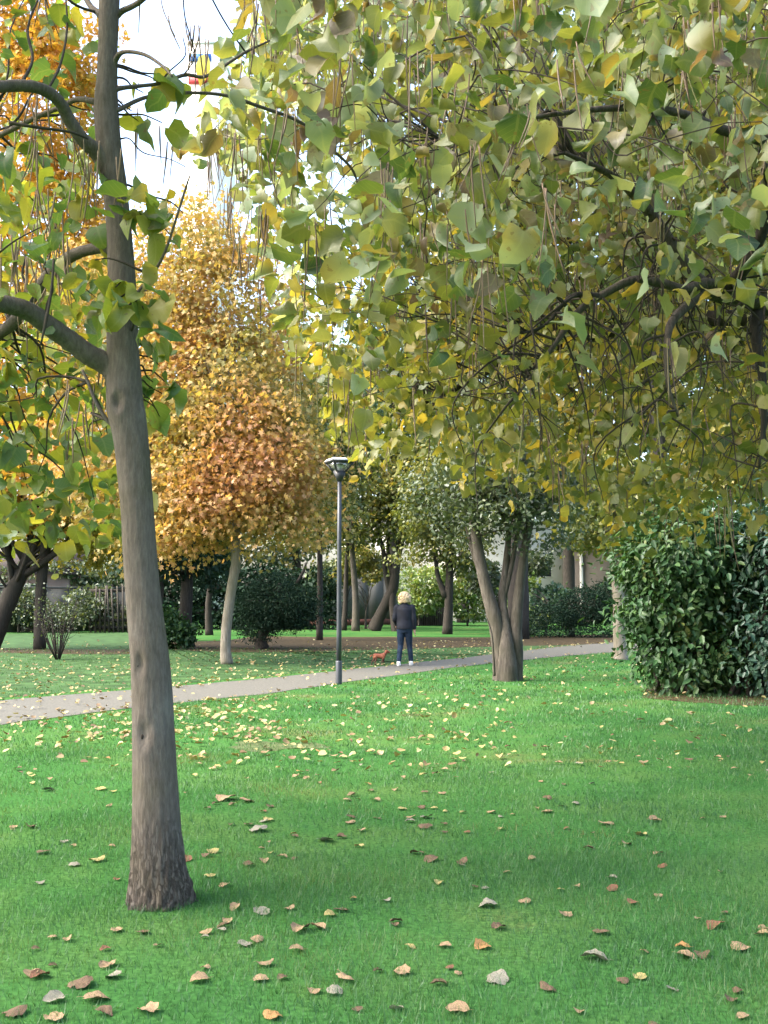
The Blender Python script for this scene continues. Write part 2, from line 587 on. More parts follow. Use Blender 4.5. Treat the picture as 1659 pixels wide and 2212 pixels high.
lit3, _, _ = sheet('bare_soil', [G(x, y) for x, y in [(-300, 1398), (0, 1400), (150, 1403), (330, 1403)]],
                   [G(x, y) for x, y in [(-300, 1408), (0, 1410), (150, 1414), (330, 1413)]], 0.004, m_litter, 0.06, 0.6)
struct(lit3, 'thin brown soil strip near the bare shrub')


m_shade_grass = solid_mat('shade_painted_grass', (.036, .078, .025), .95, .5, 5, spec=.1, detail=8)  # duller green puts the tree shade into the grass colour
m_shade_grass.node_tree.nodes['Noise Texture'].inputs['Scale'].default_value = 2.2
rg, _, _ = sheet('shade_painted_grass', [G(x, y) for x, y in [(-420, 1372), (0, 1369), (300, 1366), (345, 1390), (480, 1408), (560, 1408), (680, 1407), (860, 1402), (1050, 1396), (1345, 1389)]],
                 [G(x, y) for x, y in [(-420, 1560), (0, 1507), (280, 1486), (450, 1472), (600, 1458), (760, 1442), (1000, 1418), (1345, 1392)]], .003, m_shade_grass, .05, .5)
struct(rg, 'leaf-strewn grass, tree shade painted into its dull green, between the path and the far trees')
# signed test: is a world point on the path / soil?
def near_path(x, y, m=0.0):
    ya = np.interp(x, pa[:, 0], pa[:, 1])
    yb = np.interp(x, pb[:, 0], pb[:, 1])
    return (y < ya + m) & (y > yb - m)


m_blade = leaf_mat('grass_blade', [(0.0, (.022, .082, .024)), (0.4, (.038, .125, .036)), (0.66, (.065, .155, .045)), (0.85, (.115, .165, .055)), (1.0, (.21, .18, .09))],
                   scale=0.8, mixr=0.45, trans=0.35, gloss=0.03)


WORN = [(592, 1612, .85, .55)]
m_worn = solid_mat('worn_turf', (.072, .096, .040), .95, .4, 14, spec=.1, detail=8)
worn = []
for (wx_, wy_, ra_, rb_) in WORN:
    c_ = G(wx_, wy_)
    worn.append((c_[0], c_[1], ra_, rb_))
    n_ = 40
    an = np.linspace(0, 2 * np.pi, n_, endpoint=False)
    rr_ = 1 + .22 * np.sin(3 * an + wx_) + .15 * np.sin(5 * an + wy_) + rng.normal(0, .05, n_)
    vv_ = np.stack([c_[0] + ra_ * .6 * rr_ * np.cos(an), c_[1] + rb_ * .6 * rr_ * np.sin(an), np.full(n_, .003)], -1)
    vv_ = np.vstack([vv_, [c_[0], c_[1], .003]])
    k_ = np.arange(n_)
    struct(link('bare_soil', make_mesh('bare_soil', vv_, [np.stack([np.full(n_, n_), k_, (k_ + 1) % n_], -1)]), m_worn), 'thin worn patch of turf in the lawn')


def worn_at(x, y):
    m = np.zeros(len(x))
    for (cx_, cy_, a_, b_) in worn:
        m = np.maximum(m, np.exp(-(((x - cx_) / a_) ** 2 + ((y - cy_) / b_) ** 2) * 1.2))
    return m


def grass_band(y0, y1, dens, h, wd):
    out = []
    area = 0.5 * (y0 + y1) * 0.80 * (y1 - y0)
    N = int(area * dens)
    y = np.sqrt(rng.random(N) * (y1 ** 2 - y0 ** 2) + y0 ** 2)
    x = (rng.random(N) * 2 - 1) * y * 0.40
    # patchiness
    pt = np.sin(x * 2.3 + 1.2 * np.sin(y * 1.7)) * np.sin(y * 2.1 + 1.5 * np.sin(x * 1.3))
    keep = (rng.random(N) < (0.66 + 0.34 * pt) * (1 - .6 * worn_at(x, y))) & ~near_path(x, y, -0.03) & ((y < np.interp(x, pb[:, 0], pb[:, 1]) + .1) | (rng.random(N) < .35))
    x, y, pt = x[keep], y[keep], pt[keep]
    N = len(x)
    hh = h * (0.5 + 0.8 * rng.random(N)) * (1 + 0.2 * pt)
    ang = rng.random(N) * 2 * np.pi
    lean = rng.standard_normal((N, 2)) * 0.38
    base = np.stack([x, y, np.zeros(N)], -1)
    tip = base + np.stack([lean[:, 0] * hh, lean[:, 1] * hh, hh], -1)
    sd = np.stack([np.cos(ang), np.sin(ang), np.zeros(N)], -1) * (wd * (0.6 + 0.8 * rng.random(N)))[:, None]
    return np.stack([base - sd, base + sd, tip], 1).reshape(-1, 3)


gv = np.vstack([grass_band(2.6, 6.5, 7500, .036, .0015), grass_band(6.5, 11, 2400, .036, .0024), grass_band(11, 18, 800, .04, .0045), grass_band(18, 34, 160, .045, .010)])
gme = make_mesh('grass', gv, [np.arange(len(gv)).reshape(-1, 3)])
grass = link('grass', gme, m_blade)
tag(grass, 'short green grass blades growing all over the lawn', 'grass', kind='stuff')


# ------------------------------------------------------------------ trees
def crown_positions(ells, n, clump_r, per, bias=0.55):
    """positions in clumps inside ellipsoids [(c, r, weight)]"""
    nc = max(1, n // per)
    wts = np.array([e[2] for e in ells], float)
    wts /= wts.sum()
    which = rng.choice(len(ells), nc, p=wts)
    cs = np.array([e[0] for e in ells])[which]
    rs = np.array([e[1] for e in ells])[which]
    dv = rand_dirs(nc)
    rad = rng.random(nc) ** (1 / 3) * (1 - bias) + bias * (0.75 + 0.25 * rng.random(nc))
    cc = cs + rs * dv * rad[:, None]
    idx = np.repeat(np.arange(nc), per)
    cr = clump_r * (0.6 + 0.8 * rng.random(nc))
    off = rng.standard_normal((len(idx), 3)) * np.array([1, 1, 0.55])
    pos = cc[idx] + off * cr[idx][:, None] * 0.55
    out = norm(pos - cs[idx])
    return pos, out, cc


def limb_mesh(mb, a, b, r0, r1, sag=0.1, seg=6, wob=0.12):
    a, b = np.asarray(a, float), np.asarray(b, float)
    L = np.linalg.norm(b - a)
    pts = [a]
    for t in (0.25, 0.5, 0.75):
        p = a * (1 - t) + b * t
        p = p + rng.standard_normal(3) * L * wob * 0.35 + np.array([0, 0, sag * L * 4 * t * (1 - t)])
        pts.append(p)
    pts.append(b)
    mb.tube(pts, np.linspace(r0, r1, 5), seg, 3)


def bg_tree(name, label, trunk, rads, ells, n, size, lmat, bmat, clump=0.6, per=28, tmpl='diam', group=None, nlimb=22, tr_label=None, extra=None, cat='tree', nup=0.5, bias=0.55, seg=10):
    trunk = [np.asarray(p, float) for p in trunk]
    t = thing(name, label, cat, (trunk[0][0], trunk[0][1], 0), group)
    mb = MB()
    mb.tube(trunk, rads, seg, 5, wob=0.03)
    pos, out, cc = crown_positions(ells, n, clump, per, bias)
    k = min(nlimb, len(cc))
    sp = np.array(trunk)
    pick = rng.choice(len(cc), k, replace=False)
    for i in pick:
        c = cc[i]
        zt = sp[:, 2].min() + (sp[:, 2].max() - sp[:, 2].min()) * rng.uniform(0.55, 1.0)
        zt = min(zt, c[2] + 0.3)
        zt = max(zt, sp[:, 2].max() * 0.4)
        st = np.array([np.interp(zt, sp[:, 2], sp[:, 0]), np.interp(zt, sp[:, 2], sp[:, 1]), zt])
        r = rads[-1] * rng.uniform(0.35, 0.8)
        limb_mesh(mb, st, c, r, r * 0.2, 0.06, 5)
    if extra:
        for (pts, rr) in extra:
            mb.tube(pts, rr, 8, 4, wob=0.03)
    mb.build('trunk', bmat, t, True)
    N = len(pos)
    d = norm(out * 0.5 + rand_dirs(N) * 0.8 + np.array([0, 0, -0.25]))
    nn = norm(rand_dirs(N) + np.array([0, 0, nup]) + out * 0.4)
    sz = size * (0.6 + 0.8 * rng.random(N))
    V, T = {'diam': (DIAM_V, DIAM_T), 'lance': (LANCE_V, LANCE_T), 'heart': (HEART_V, HEART_T), 'star': (STAR_V, STAR_T)}[tmpl]
    me = leaf_mesh('crown', V, T, pos, d, nn, sz, rng.uniform(-.2, .5, N), rng.uniform(-.5, .9, N))
    link('crown', me, lmat, t)
    return t


def E(px, py, Y, rx, ry, rz, wt=None):
    return (P(px, py, Y), np.array([rx, ry, rz]), wt if wt else rx * ry * rz)


def s_at(Y):
    return Y / F      # metres per frame pixel


# --- yellow maple just beyond the path
b = G(490, 1435)
Y0 = b[1]
tr = [b, P(487, 1395, Y0), P(492, 1330, Y0), P(501, 1265, Y0), P(510, 1200, Y0), P(505, 1050, Y0), P(495, 800, Y0 + .3)]
maple = bg_tree('maple_tree', 'yellow and orange maple with slim pale trunk beyond the path, left of the lamp post', tr, [.15, .125, .12, .115, .12, .10, .04],
        [E(500, 1050, Y0 + .3, 2.2, 2.2, 1.2), E(610, 1010, Y0, 1.1, 1.6, 1.4), E(420, 1110, Y0 - .4, 1.3, 1.4, 0.7), E(490, 850, Y0 + .6, 2.2, 2.2, 1.7),
         E(470, 660, Y0 + .7, 1.7, 1.6, 1.5), E(350, 600, Y0 + 1.2, 1.6, 1.5, 1.9), E(570, 780, Y0 + .4, .8, 1.2, 1.2), E(250, 950, Y0 + 1.5, 1.9, 1.5, 2.0), E(200, 700, Y0 + 2, 1.9, 1.5, 2.2),
         E(350, 800, Y0 + .8, 1.6, 1.8, 2.4), E(440, 520, Y0 + .8, 1.0, 1.2, 1.1), E(510, 560, Y0 + .5, .6, 1, .7), E(620, 1140, Y0, 1.1, 1.2, .5), E(300, 1050, Y0 + .5, 2, 1.6, 1.3), E(420, 1165, Y0, 1.1, 1.2, .42),
         E(590, 1175, Y0 - .2, 1.1, 1.1, .36), E(510, 960, Y0 - .3, 2.0, 1.6, 1.6), E(665, 1090, Y0 + .3, .8, .9, .7), E(655, 980, Y0 + .5, .7, .9, .6), E(600, 880, Y0 + .2, .8, .9, .5), E(690, 1160, Y0 - .3, .5, .7, .3), E(330, 1170, Y0, 1.2, 1.0, .4)],
        60000, .12, M['maple'], M['bark_pale'], .62, 34, 'star', nlimb=34)
# --- orange maple further left
b = np.array([-10.6, 33.0, 0.0])
tr = [b, b + (0, 0, 2), b + (.2, .1, 5), b + (.1, 0, 9), b + (.2, 0, 14)]
bg_tree('maple_tree', 'tall orange maple behind the leaves at the left edge of the photo', tr, [.20, .17, .14, .1, .04],
        [E(60, 250, 33, 2.6, 2.6, 3.2), E(90, 520, 33, 2.6, 2.6, 2.6), E(10, 800, 33, 2.8, 2.6, 2.6), E(20, 50, 33.5, 1.8, 2, 2.6), E(160, 900, 33, 2.2, 2.2, 2.0), E(60, 1050, 32, 2.2, 2.0, 1.4), E(170, 120, 33, 1.2, 1.6, 1.6), E(150, 620, 33, 1.6, 1.6, 2.4)],
        30000, .19, M['maple_orange'], M['bark_dark'], .6, 26, 'star')
# --- dark leaning tree at left edge
Y1 = 33.0
b = P(-25, 1402, Y1)
b[2] = 0
tr = [b, P(5, 1330, Y1), P(30, 1270, Y1), P(48, 1235, Y1), P(60, 1190, Y1)]
ex = [([P(48, 1245, Y1), P(100, 1210, Y1 - .2), P(150, 1165, Y1 - .3), P(180, 1110, Y1 - .4)], [.13, .10, .08, .04]),
      ([P(40, 1250, Y1), P(20, 1200, Y1), P(12, 1130, Y1)], [.12, .09, .04]), ([P(52, 1235, Y1), P(75, 1180, Y1), P(90, 1110, Y1)], [.12, .09, .04])]
bg_tree('leaning_tree', 'dark leaning tree with forked trunk at the left edge of the photo', tr, [.34, .29, .27, .22, .12],
        [E(60, 1080, Y1, 3.0, 2.4, 1.0), E(200, 1120, Y1, 1.4, 1.6, .8), E(-80, 1060, Y1, 2.4, 2.2, 1.4), E(60, 960, Y1 + 1, 2.6, 2.2, 1.2), E(150, 1185, Y1 + 1, 1.5, 1.2, .55), E(240, 1180, Y1 + 1, 1.2, 1.2, .8), E(30, 1175, Y1 + 1.5, 1.2, 1.0, .6)], 12000, .15, M['yellow_tree'], M['bark_dark'], .5, 24, 'star', extra=ex)
# --- bare shrub at left
b = G(125, 1425)
sh = thing('bare_shrub', 'thin bare many-stemmed shrub on the far grass, left of the big trunk', 'shrub', b)
mb = MB()
for i in range(26):
    a = rng.uniform(0, 2 * np.pi)
    ln = rng.uniform(.7, 1.5)
    sp_ = rng.uniform(.1, .75)
    tip = b + np.array([math.cos(a) * sp_ * ln * .8, math.sin(a) * sp_ * ln * .8, ln])
    mid = b * .45 + tip * .55 + np.array([0, 0, -.10]) * sp_ + rng.standard_normal(3) * .03
    mb.tube([b + np.array([math.cos(a), math.sin(a), 0]) * .05, mid, tip], [.018, .011, .004], 5, 3)
    for k in range(5):
        q = mid * rng.uniform(0.1, .9) + tip * 0
        f = rng.uniform(.1, .95)
        q = mid * (1 - f) + tip * f
        e = q + np.array([rng.normal(0, .16), rng.normal(0, .16), rng.uniform(.1, .35)])
        mb.tube([q, (q + e) / 2 + rng.standard_normal(3) * .02, e], [.006, .004, .002], 4, 2)
mb.build('stems', M['bark_dark'], sh, True)
pos = b + rng.standard_normal((450, 3)) * np.array([.42, .42, .28]) + np.array([0, 0, 1.15])
link('foliage', leaf_mesh('foliage', DIAM_V, DIAM_T, pos, rand_dirs(450), rand_dirs(450, .5), rng.uniform(.04, .08, 450)), M['grey_green'], sh)

# --- dark yew by the path
b = G(566, 1402)
Y2 = b[1]
tr = [b, P(563, 1380, Y2), P(580, 1350, Y2), P(600, 1310, Y2), P(605, 1260, Y2)]
bg_tree('yew_bush', 'dark rounded evergreen yew on a short trunk, between the pale maple trunk and lamp post', tr, [.24, .16, .15, .12, .06],
        [E(590, 1310, Y2, 1.1, 1.2, .75), E(640, 1320, Y2, .72, 1, .62), E(560, 1350, Y2, .7, 1, .5), E(600, 1262, Y2, .6, .8, .45), E(545, 1290, Y2, .5, .8, .6), E(655, 1290, Y2, .55, .7, .28)],
        22000, .075, M['yew'], M['bark_dark'], .28, 30, 'lance', nlimb=26, bias=.35, extra=[([P(640, 1262, Y2), P(655, 1235, Y2), P(662, 1215, Y2)], [.05, .045, .03])])
# --- dark conifer group behind the maple trunk
for (px, py, hh, lab) in [(402, 1398, 1225, 'dark ivy-clad trunk left of the pale maple trunk'), (345, 1385, 1235, 'dark slim trunk just right of the big foreground trunk'),
                          (452, 1372, 1230, 'grey dark trunk directly left of the pale maple trunk')]:
    b = G(px, py)
    Yk = b[1]
    tr = [b, P(px - 2, py - 60, Yk), P(px + 2, 1260, Yk), P(px, hh - 60, Yk)]
    k_ = .62 if px != 402 else 1.0
    bg_tree('evergreen_tree', lab.replace('trunk ', 'evergreen tree trunk ', 1), tr, [.3 * k_, .22 * k_, .2 * k_, .12 * k_],
            [E(px, 1200, Yk, 1.4, 1.3, .6), E(px + 15, 1240, Yk + .5, 1.1, 1, .4), E(px - 10, 1150, Yk, 1.6, 1.4, .9)], 3600, .2, M['yew'], M['bark_dark'], .35, 24, 'lance', nlimb=12)
b = G(385, 1402)
bg_tree('evergreen_bush', 'low dark green bush at the foot of the ivy-clad trunk', [b, b + (0, 0, .5)], [.06, .03],
        [E(382, 1370, b[1], .55, .6, .42), E(360, 1350, b[1], .4, .5, .5)], 2600, .12, M['laurel'], M['bark_dark'], .2, 20, 'diam', nlimb=8, cat='bush')

# --- slatted dark stakes (leaning timber) by the wall
b = G(232, 1366)
st_ = thing('stake_fence', 'dark fence of upright stakes against the wall, left of the big trunk', 'fence', b)
mb = MB()
Yk = b[1]
for i in range(9):
    x0 = P(196 + i * 10, 1366, Yk)
    x1 = P(196 + i * 10 + rng.uniform(-7, 5), 1268 + rng.uniform(-8, 10), Yk)
    mb.tube([x0, (x0 + x1) / 2, x1], [.05, .045, .04], 6, 1)
mb.build('stakes', M['bark_mid'], st_)
for zz in (.15, .5, 1.9):
    mb = MB()
    mb.box((P(192, 1300, Yk)[0], Yk + .06, zz), (P(285, 1300, Yk)[0], Yk + .12, zz + .14))
    mb.build('rail', M['bark_dark'], st_)

# --- walls
m_conc = solid_mat('grey_concrete', (.12, .118, .108), 0.9, 0.18, 1.2, spec=0.2, detail=6)
m_concd = solid_mat('dark_concrete', (.07, .073, .066), 0.9, 0.25, 0.9, spec=0.2, detail=6)
m_brick = solid_mat('reddish_brick_foot', (.16, .07, .055), 0.9, 0.25, 8, spec=0.2)


def wall_run(label, pL, pR, hgt, mat, nm='concrete_wall', n=12, th=.25, foot=None):
    t = thing(nm, label, 'wall', (pL + pR) / 2)
    d = (pR - pL)
    L = np.linalg.norm(d)
    d = d / L
    nrm_ = np.array([-d[1], d[0], 0])
    mb, cp, jt = MB(), MB(), MB()

    def bx(m, s0, s1, o0, o1, z0, z1):
        v = []
        for z in (z0, z1):
            for (s, o) in ((s0, o0), (s1, o0), (s1, o1), (s0, o1)):
                p = pL + d * s + nrm_ * o
                v.append((p[0], p[1], z))
        m.add(v, [(0, 3, 2, 1), (4, 5, 6, 7), (0, 1, 5, 4), (1, 2, 6, 5), (2, 3, 7, 6), (3, 0, 4, 7)])
    for i in range(n):
        s0, s1 = L * i / n + .015, L * (i + 1) / n - .015
        dz = rng.uniform(-.015, .015)
        bx(mb, s0, s1, rng.uniform(-.01, .01), th, 0, hgt + dz)
        bx(jt, s1 + .002, s1 + .028, .06, th - .05, 0, hgt - .05)
    bx(cp, -.02, L + .02, -.05, th + .05, hgt + .02, hgt + .12)
    mb.build('panels', mat, t)
    jt.build('joints', M['twig'], t)
    cp.build('coping', mat, t)
    if foot:
        f = MB()
        bx(f, 0, L, -.10, -.02, 0, foot)
        f.build('plinth', m_brick, t)
    return t


wall_run('tall grey concrete panel wall at the back of the park behind the lamp post', G(660, 1352), G(860, 1349), 3.15, m_conc, n=6, foot=.35)
wall_run('low dark grey wall behind the bare shrub at the left', G(-120, 1367), G(300, 1362), 2.05, m_concd, n=8)
# brown board fence right of the person
bl, br_ = G(895, 1352), G(960, 1350)
wall_run('low brown board fence behind the dark forked tree, right of the person', bl, br_, 1.95, solid_mat('brown_board', (.085, .06, .045), .9, .3, 5), nm='board_fence', n=14, th=.06)

# --- buildings
m_white = solid_mat('white_render', (.80, .78, .73), 0.85, 0.05, 2)
m_cream = solid_mat('cream_render', (.72, .62, .48), 0.85, 0.06, 2)
m_glass = solid_mat('window_glass', (.04, .05, .06), 0.1, 0.2, 1, spec=0.8)
m_taupe = solid_mat('taupe_render', (.22, .185, .16), 0.9, 0.12, 1.5)
m_roof = solid_mat('dark_roof_tile', (.045, .035, .03), 0.9, 0.2, 6)


def building(name, label, x0, x1, y0, y1, z1, mat, wins, roof=None):
    t = thing(name, label, 'building', ((x0 + x1) / 2, y0, 0))
    mb = MB()
    mb.box((x0, y0, 0), (x1, y1, z1))
    mb.build('wall', mat, t)
    for (wx, wz, ww, wh) in wins:
        f = MB()
        fr = .07
        for (a, b2, c, d2) in ((wx - fr, wx, wz - fr, wz + wh + fr), (wx + ww, wx + ww + fr, wz - fr, wz + wh + fr), (wx, wx + ww, wz - fr, wz), (wx, wx + ww, wz + wh, wz + wh + fr)):
            f.box((a, y0 - .06, c), (b2, y0 - .002, d2))
        fo = f.build('window', m_white, t)
        g = MB()
        g.box((wx, y0 - .03, wz), (wx + ww, y0 - .004, wz + wh))
        g.build('pane', m_glass, fo)
    r = MB()
    if roof:
        v = [(x0 - .3, y0 - .4, z1 + .004), (x1 + .3, y0 - .4, z1 + .004), (x1 + .3, y1 + .3, z1 + .004), (x0 - .3, y1 + .3, z1 + .004), (x0, (y0 + y1) / 2, z1 + roof), (x1, (y0 + y1) / 2, z1 + roof)]
        r.add(v, [(0, 1, 5, 4), (2, 3, 4, 5), (0, 3, 2, 1)], [(1, 2, 5), (3, 0, 4)])
        r.build('roof', m_roof, t)
    else:
        r.box((x0 - .15, y0 - .15, z1 + .004), (x1 + .15, y1 + .15, z1 + .3))
        r.build('roof', mat, t)
    return t


xa, xb = P(730, 1250, 80)[0], P(962, 1250, 80)[0]
building('white_building', 'bright white low building seen through the trees above the person', xa, xb, 80, 92, 8.2, m_white,
         [(xa + 1.2 + 2.6 * i, z, 1.1, 1.5) for i in range(2) for z in (5.4,)])
xa, xb = P(985, 1250, 76)[0], P(1236, 1250, 76)[0]
building('white_building', 'white house behind the many-stemmed tree, half hidden by shrubs', xa, xb, 76, 88, 7.0, m_white,
         [(xa + 1.0, 1.5, .9, 1.8), (xa + 3.8, 1.5, .8, 1.9), (xa + 5.6, 3.2, 1.2, 1.2)])
xa, xb = P(1240, 1250, 74)[0], P(1400, 1250, 74)[0]
bb = building('taupe_building', 'taupe house wall with white downpipe behind the dark bush at right', xa, xb, 74, 86, 5.2, m_taupe, [], 2.0)
dp = MB()
dp.tube([(xa + .5, 73.9, .1), (xa + .5, 73.9, 2), (xa + .5, 73.9, 4.9)], [.12, .12, .12], 10, 1)
dp.build('downpipe', m_white, bb, True)
xa, xb = P(-160, 1250, 62)[0], P(150, 1250, 62)[0]
building('low_house', 'low pinkish house with dark roof edge behind the wall at far left', xa, xb, 62, 72, 3.0, solid_mat('pink_render', (.20, .15, .13), .9, .1, 1.5),
         [(xa + 1.0 + 2.4 * i, 1.2, 1.2, 1.2) for i in range(3)], 1.6)
# pale tower block far behind, its blue and red fascia showing between the branches
xa, xb = P(404, 150, 120)[0], P(474, 150, 120)[0]
zt = P(500, 95, 120)[2]
tb = building('tower_block', 'pale tower block with a blue and a red band, far behind the upper left branches', xa, xb, 120, 134, zt, m_white,
              [])
for (nm, y0_, y1_, cc_) in (('blue_band', 119, 133, (.02, .13, .45)), ('red_band', 166, 182, (.45, .04, .05))):
    f = MB()
    f.box((xa + .2, 119.7, P(0, y1_, 120)[2]), (P(458 if nm[0] == 'b' else 472, 0, 120)[0], 119.99, P(0, y0_, 120)[2]))
    f.build(nm, solid_mat(nm, cc_, .6, .15, .8), tb)

# --- background trees behind the wall line
def simple_tree(px, py, label, top, crowns, n, size, lmat, name='park_tree', r0=.22, lean=0, bm='bark_dark', extra=None, per=24, clump=.6, dY=0, nl=20):
    b = G(px, py)
    Yk = b[1] + dY
    tr = [b]
    for f in (.2, .45, .7, 1.0):
        q = P(px + lean * f + rng.uniform(-3, 3), py + (top - py) * f, Yk)
        tr.append(q)
    rr = [r0 * 1.25, r0, r0 * .85, r0 * .65, r0 * .3]
    es = [E(cx_, cy_, Yk + dy_, rx * s_at(Yk), ry * s_at(Yk), rz * s_at(Yk)) for (cx_, cy_, dy_, rx, ry, rz) in crowns]
    ex = [([P(x, y, Yk) for (x, y) in pts], rads) for (pts, rads) in (extra or [])]
    return bg_tree(name, label, tr, rr, es, n, size, M[lmat], M[bm], clump, per, 'diam', nlimb=nl, extra=ex)


simple_tree(768, 1363, 'dark straight tree just right of the lamp post, by the back wall', 1080,
            [(740, 1120, 0, 90, 90, 60), (800, 1060, 0, 80, 80, 60), (730, 1000, 1, 70, 80, 80)], 9000, .2, 'olive_tree', r0=.17, lean=-8, bm='bark_mid')
simple_tree(742, 1362, 'thin dark tree mostly hidden behind the lamp post', 1080, [(760, 930, 0, 70, 80, 110), (720, 860, 0, 60, 70, 110)], 9000, .2, 'blue_green', r0=.13, lean=12)
b = G(806, 1363)
Yk = b[1]
bg_tree('leaning_tree', 'dark tree with a strongly leaning forked trunk left of the person', [b, P(820, 1332, Yk), P(837, 1297, Yk), P(849, 1268, Yk), P(858, 1205, Yk), P(876, 1130, Yk), P(888, 1060, Yk)], [.36, .28, .27, .27, .2, .13, .05],
        [E(850, 1150, Yk, 1.5, 1.5, .75), E(905, 1090, Yk, 1.9, 1.7, 1.2), E(830, 1070, Yk, 1.3, 1.5, 1.3), E(900, 1000, Yk, 1.7, 1.7, 1.3)], 9500, .19, M['olive_tree'], M['bark_dark'], .55, 24, 'diam',
        extra=[([P(843, 1280, Yk), P(832, 1232, Yk), P(828, 1190, Yk), P(812, 1130, Yk)], [.17, .13, .11, .05]), ([P(852, 1255, Yk), P(838, 1200, Yk), P(842, 1140, Yk)], [.14, .10, .05]),
               ([P(856, 1378, Yk - .6), P(850, 1340, Yk - .4), P(847, 1300, Yk - .2), P(848, 1272, Yk)], [.20, .16, .17, .2])])
simple_tree(966, 1370, 'dark forked tree to the right of the person', 1000,
            [(940, 1120, 0, 60, 60, 60), (1000, 1180, 0, 50, 60, 50), (960, 1040, 0, 80, 80, 60), (890, 1120, 0, 40, 50, 30), (935, 1185, 0, 40, 40, 26), (880, 1200, .5, 34, 40, 24), (1010, 1230, .5, 34, 40, 22)], 10000, .18, 'olive_tree', r0=.19, lean=5,
            extra=[([(963, 1290), (945, 1240), (940, 1180), (936, 1110)], [.16, .10, .08, .04]), ([(965, 1290), (972, 1230), (976, 1160), (985, 1100)], [.16, .12, .09, .04])])
# light shrubs in front of the wall
for (px, py, lab, es, n_, mt) in [
    (905, 1352, 'light green leafy shrub behind the person\'s head', [(880, 1262, 30, 34), (930, 1255, 40, 30), (960, 1280, 30, 26), (910, 1300, 45, 26)], 4200, 'light_shrub'),
    (1010, 1352, 'pale variegated shrub right of the dark forked tree', [(1000, 1300, 30, 36), (1030, 1310, 24, 30), (1010, 1265, 24, 26)], 2600, 'light_shrub'),
    (668, 1353, 'light green shrub at the right of the dark yew', [(660, 1290, 26, 16), (690, 1270, 20, 18), (700, 1250, 30, 30)], 1800, 'light_shrub'),
    (1180, 1372, 'yellowish leafy shrub right of the many-stemmed tree', [(1125, 1330, 22, 16), (1150, 1340, 24, 14), (1120, 1260, 22, 20), (1105, 1320, 16, 20)], 2200, 'light_shrub'),
    (255, 1364, 'dark shrub in front of the stake fence, left of the big trunk', [(250, 1345, 34, 14), (215, 1300, 26, 40), (300, 1330, 26, 26)], 2600, 'grey_green'),
    (120, 1352, 'broad green shrub behind the low wall at left', [(60, 1245, 70, 24), (150, 1240, 60, 26), (230, 1235, 60, 30)], 5200, 'grey_green'),
    (790, 1358, 'leafy olive shrub top left of the leaning tree', [(775, 1205, 44, 22), (815, 1240, 30, 20), (745, 1240, 26, 26)], 2600, 'olive_tree'),
    (1060, 1360, 'tall grey-green shrub close behind the many-stemmed tree', [(1050, 1250, 36, 34), (1075, 1290, 28, 40), (1150, 1215, 40, 26)], 4200, 'grey_green'),
    (1215, 1360, 'green shrub in front of the white house, left of the dark bush', [(1200, 1300, 26, 34), (1175, 1320, 26, 24), (1160, 1285, 20, 26)], 2600, 'blue_green'),
    (745, 1356, 'thin olive shrub by the wall beside the lamp post', [(715, 1235, 44, 22), (790, 1225, 50, 20), (700, 1275, 26, 22)], 3000, 'grey_green'),
    (40, 1366, 'dark green shrub against the low wall at far left', [(40, 1310, 60, 34), (110, 1330, 40, 24), (170, 1310, 30, 40)], 3600, 'grey_green')]:
    b = G(px, py)
    Yk = b[1]
    bg_tree('leafy_shrub', lab, [b, b + (0, 0, .6), b + (.1, 0, 1.5)], [.07, .05, .03],
            [E(x, y, Yk + rng.uniform(-.6, .6), rx * s_at(Yk), rx * s_at(Yk), rz * s_at(Yk)) for (x, y, rx, rz) in es], n_, .2, M[mt], M['bark_mid'], .35, 20, 'diam', nlimb=16, cat='shrub')
b = G(1235, 1376)
Yk = b[1]
bg_tree('evergreen_bush', 'big dark rounded bush behind the pale trunk at right', [b, b + (0, 0, .8), b + (0, 0, 1.6)], [.15, .1, .06],
        [E(1270, 1310, Yk, 1.25, 1.3, .85), E(1200, 1330, Yk, 1.2, 1.2, .5), E(1300, 1300, Yk, .8, .9, .9), E(1230, 1365, Yk - .6, 2.2, .7, .28), E(1130, 1360, Yk - .3, .7, .6, .3)],
        16000, .10, M['yew'], M['bark_dark'], .3, 30, 'lance', nlimb=20, cat='bush')

b = np.array([P(500, 1300, 56)[0], 56.0, 0])
bg_tree('tall_hedge', 'tall dark evergreen hedge at the back, behind the maple trunk and yew', [b, b + (0, 0, 1), b + (0, 0, 2.4)], [.15, .12, .06],
        [E(x, 1300 + dy_, 56 + rng.uniform(-.6, .6), 1.3, .9, 1.0) for x in range(300, 700, 36) for dy_ in (-42, 0, 36)], 15000, .22, M['yew'], M['bark_dark'], .4, 26, 'diam', nlimb=30, cat='hedge')
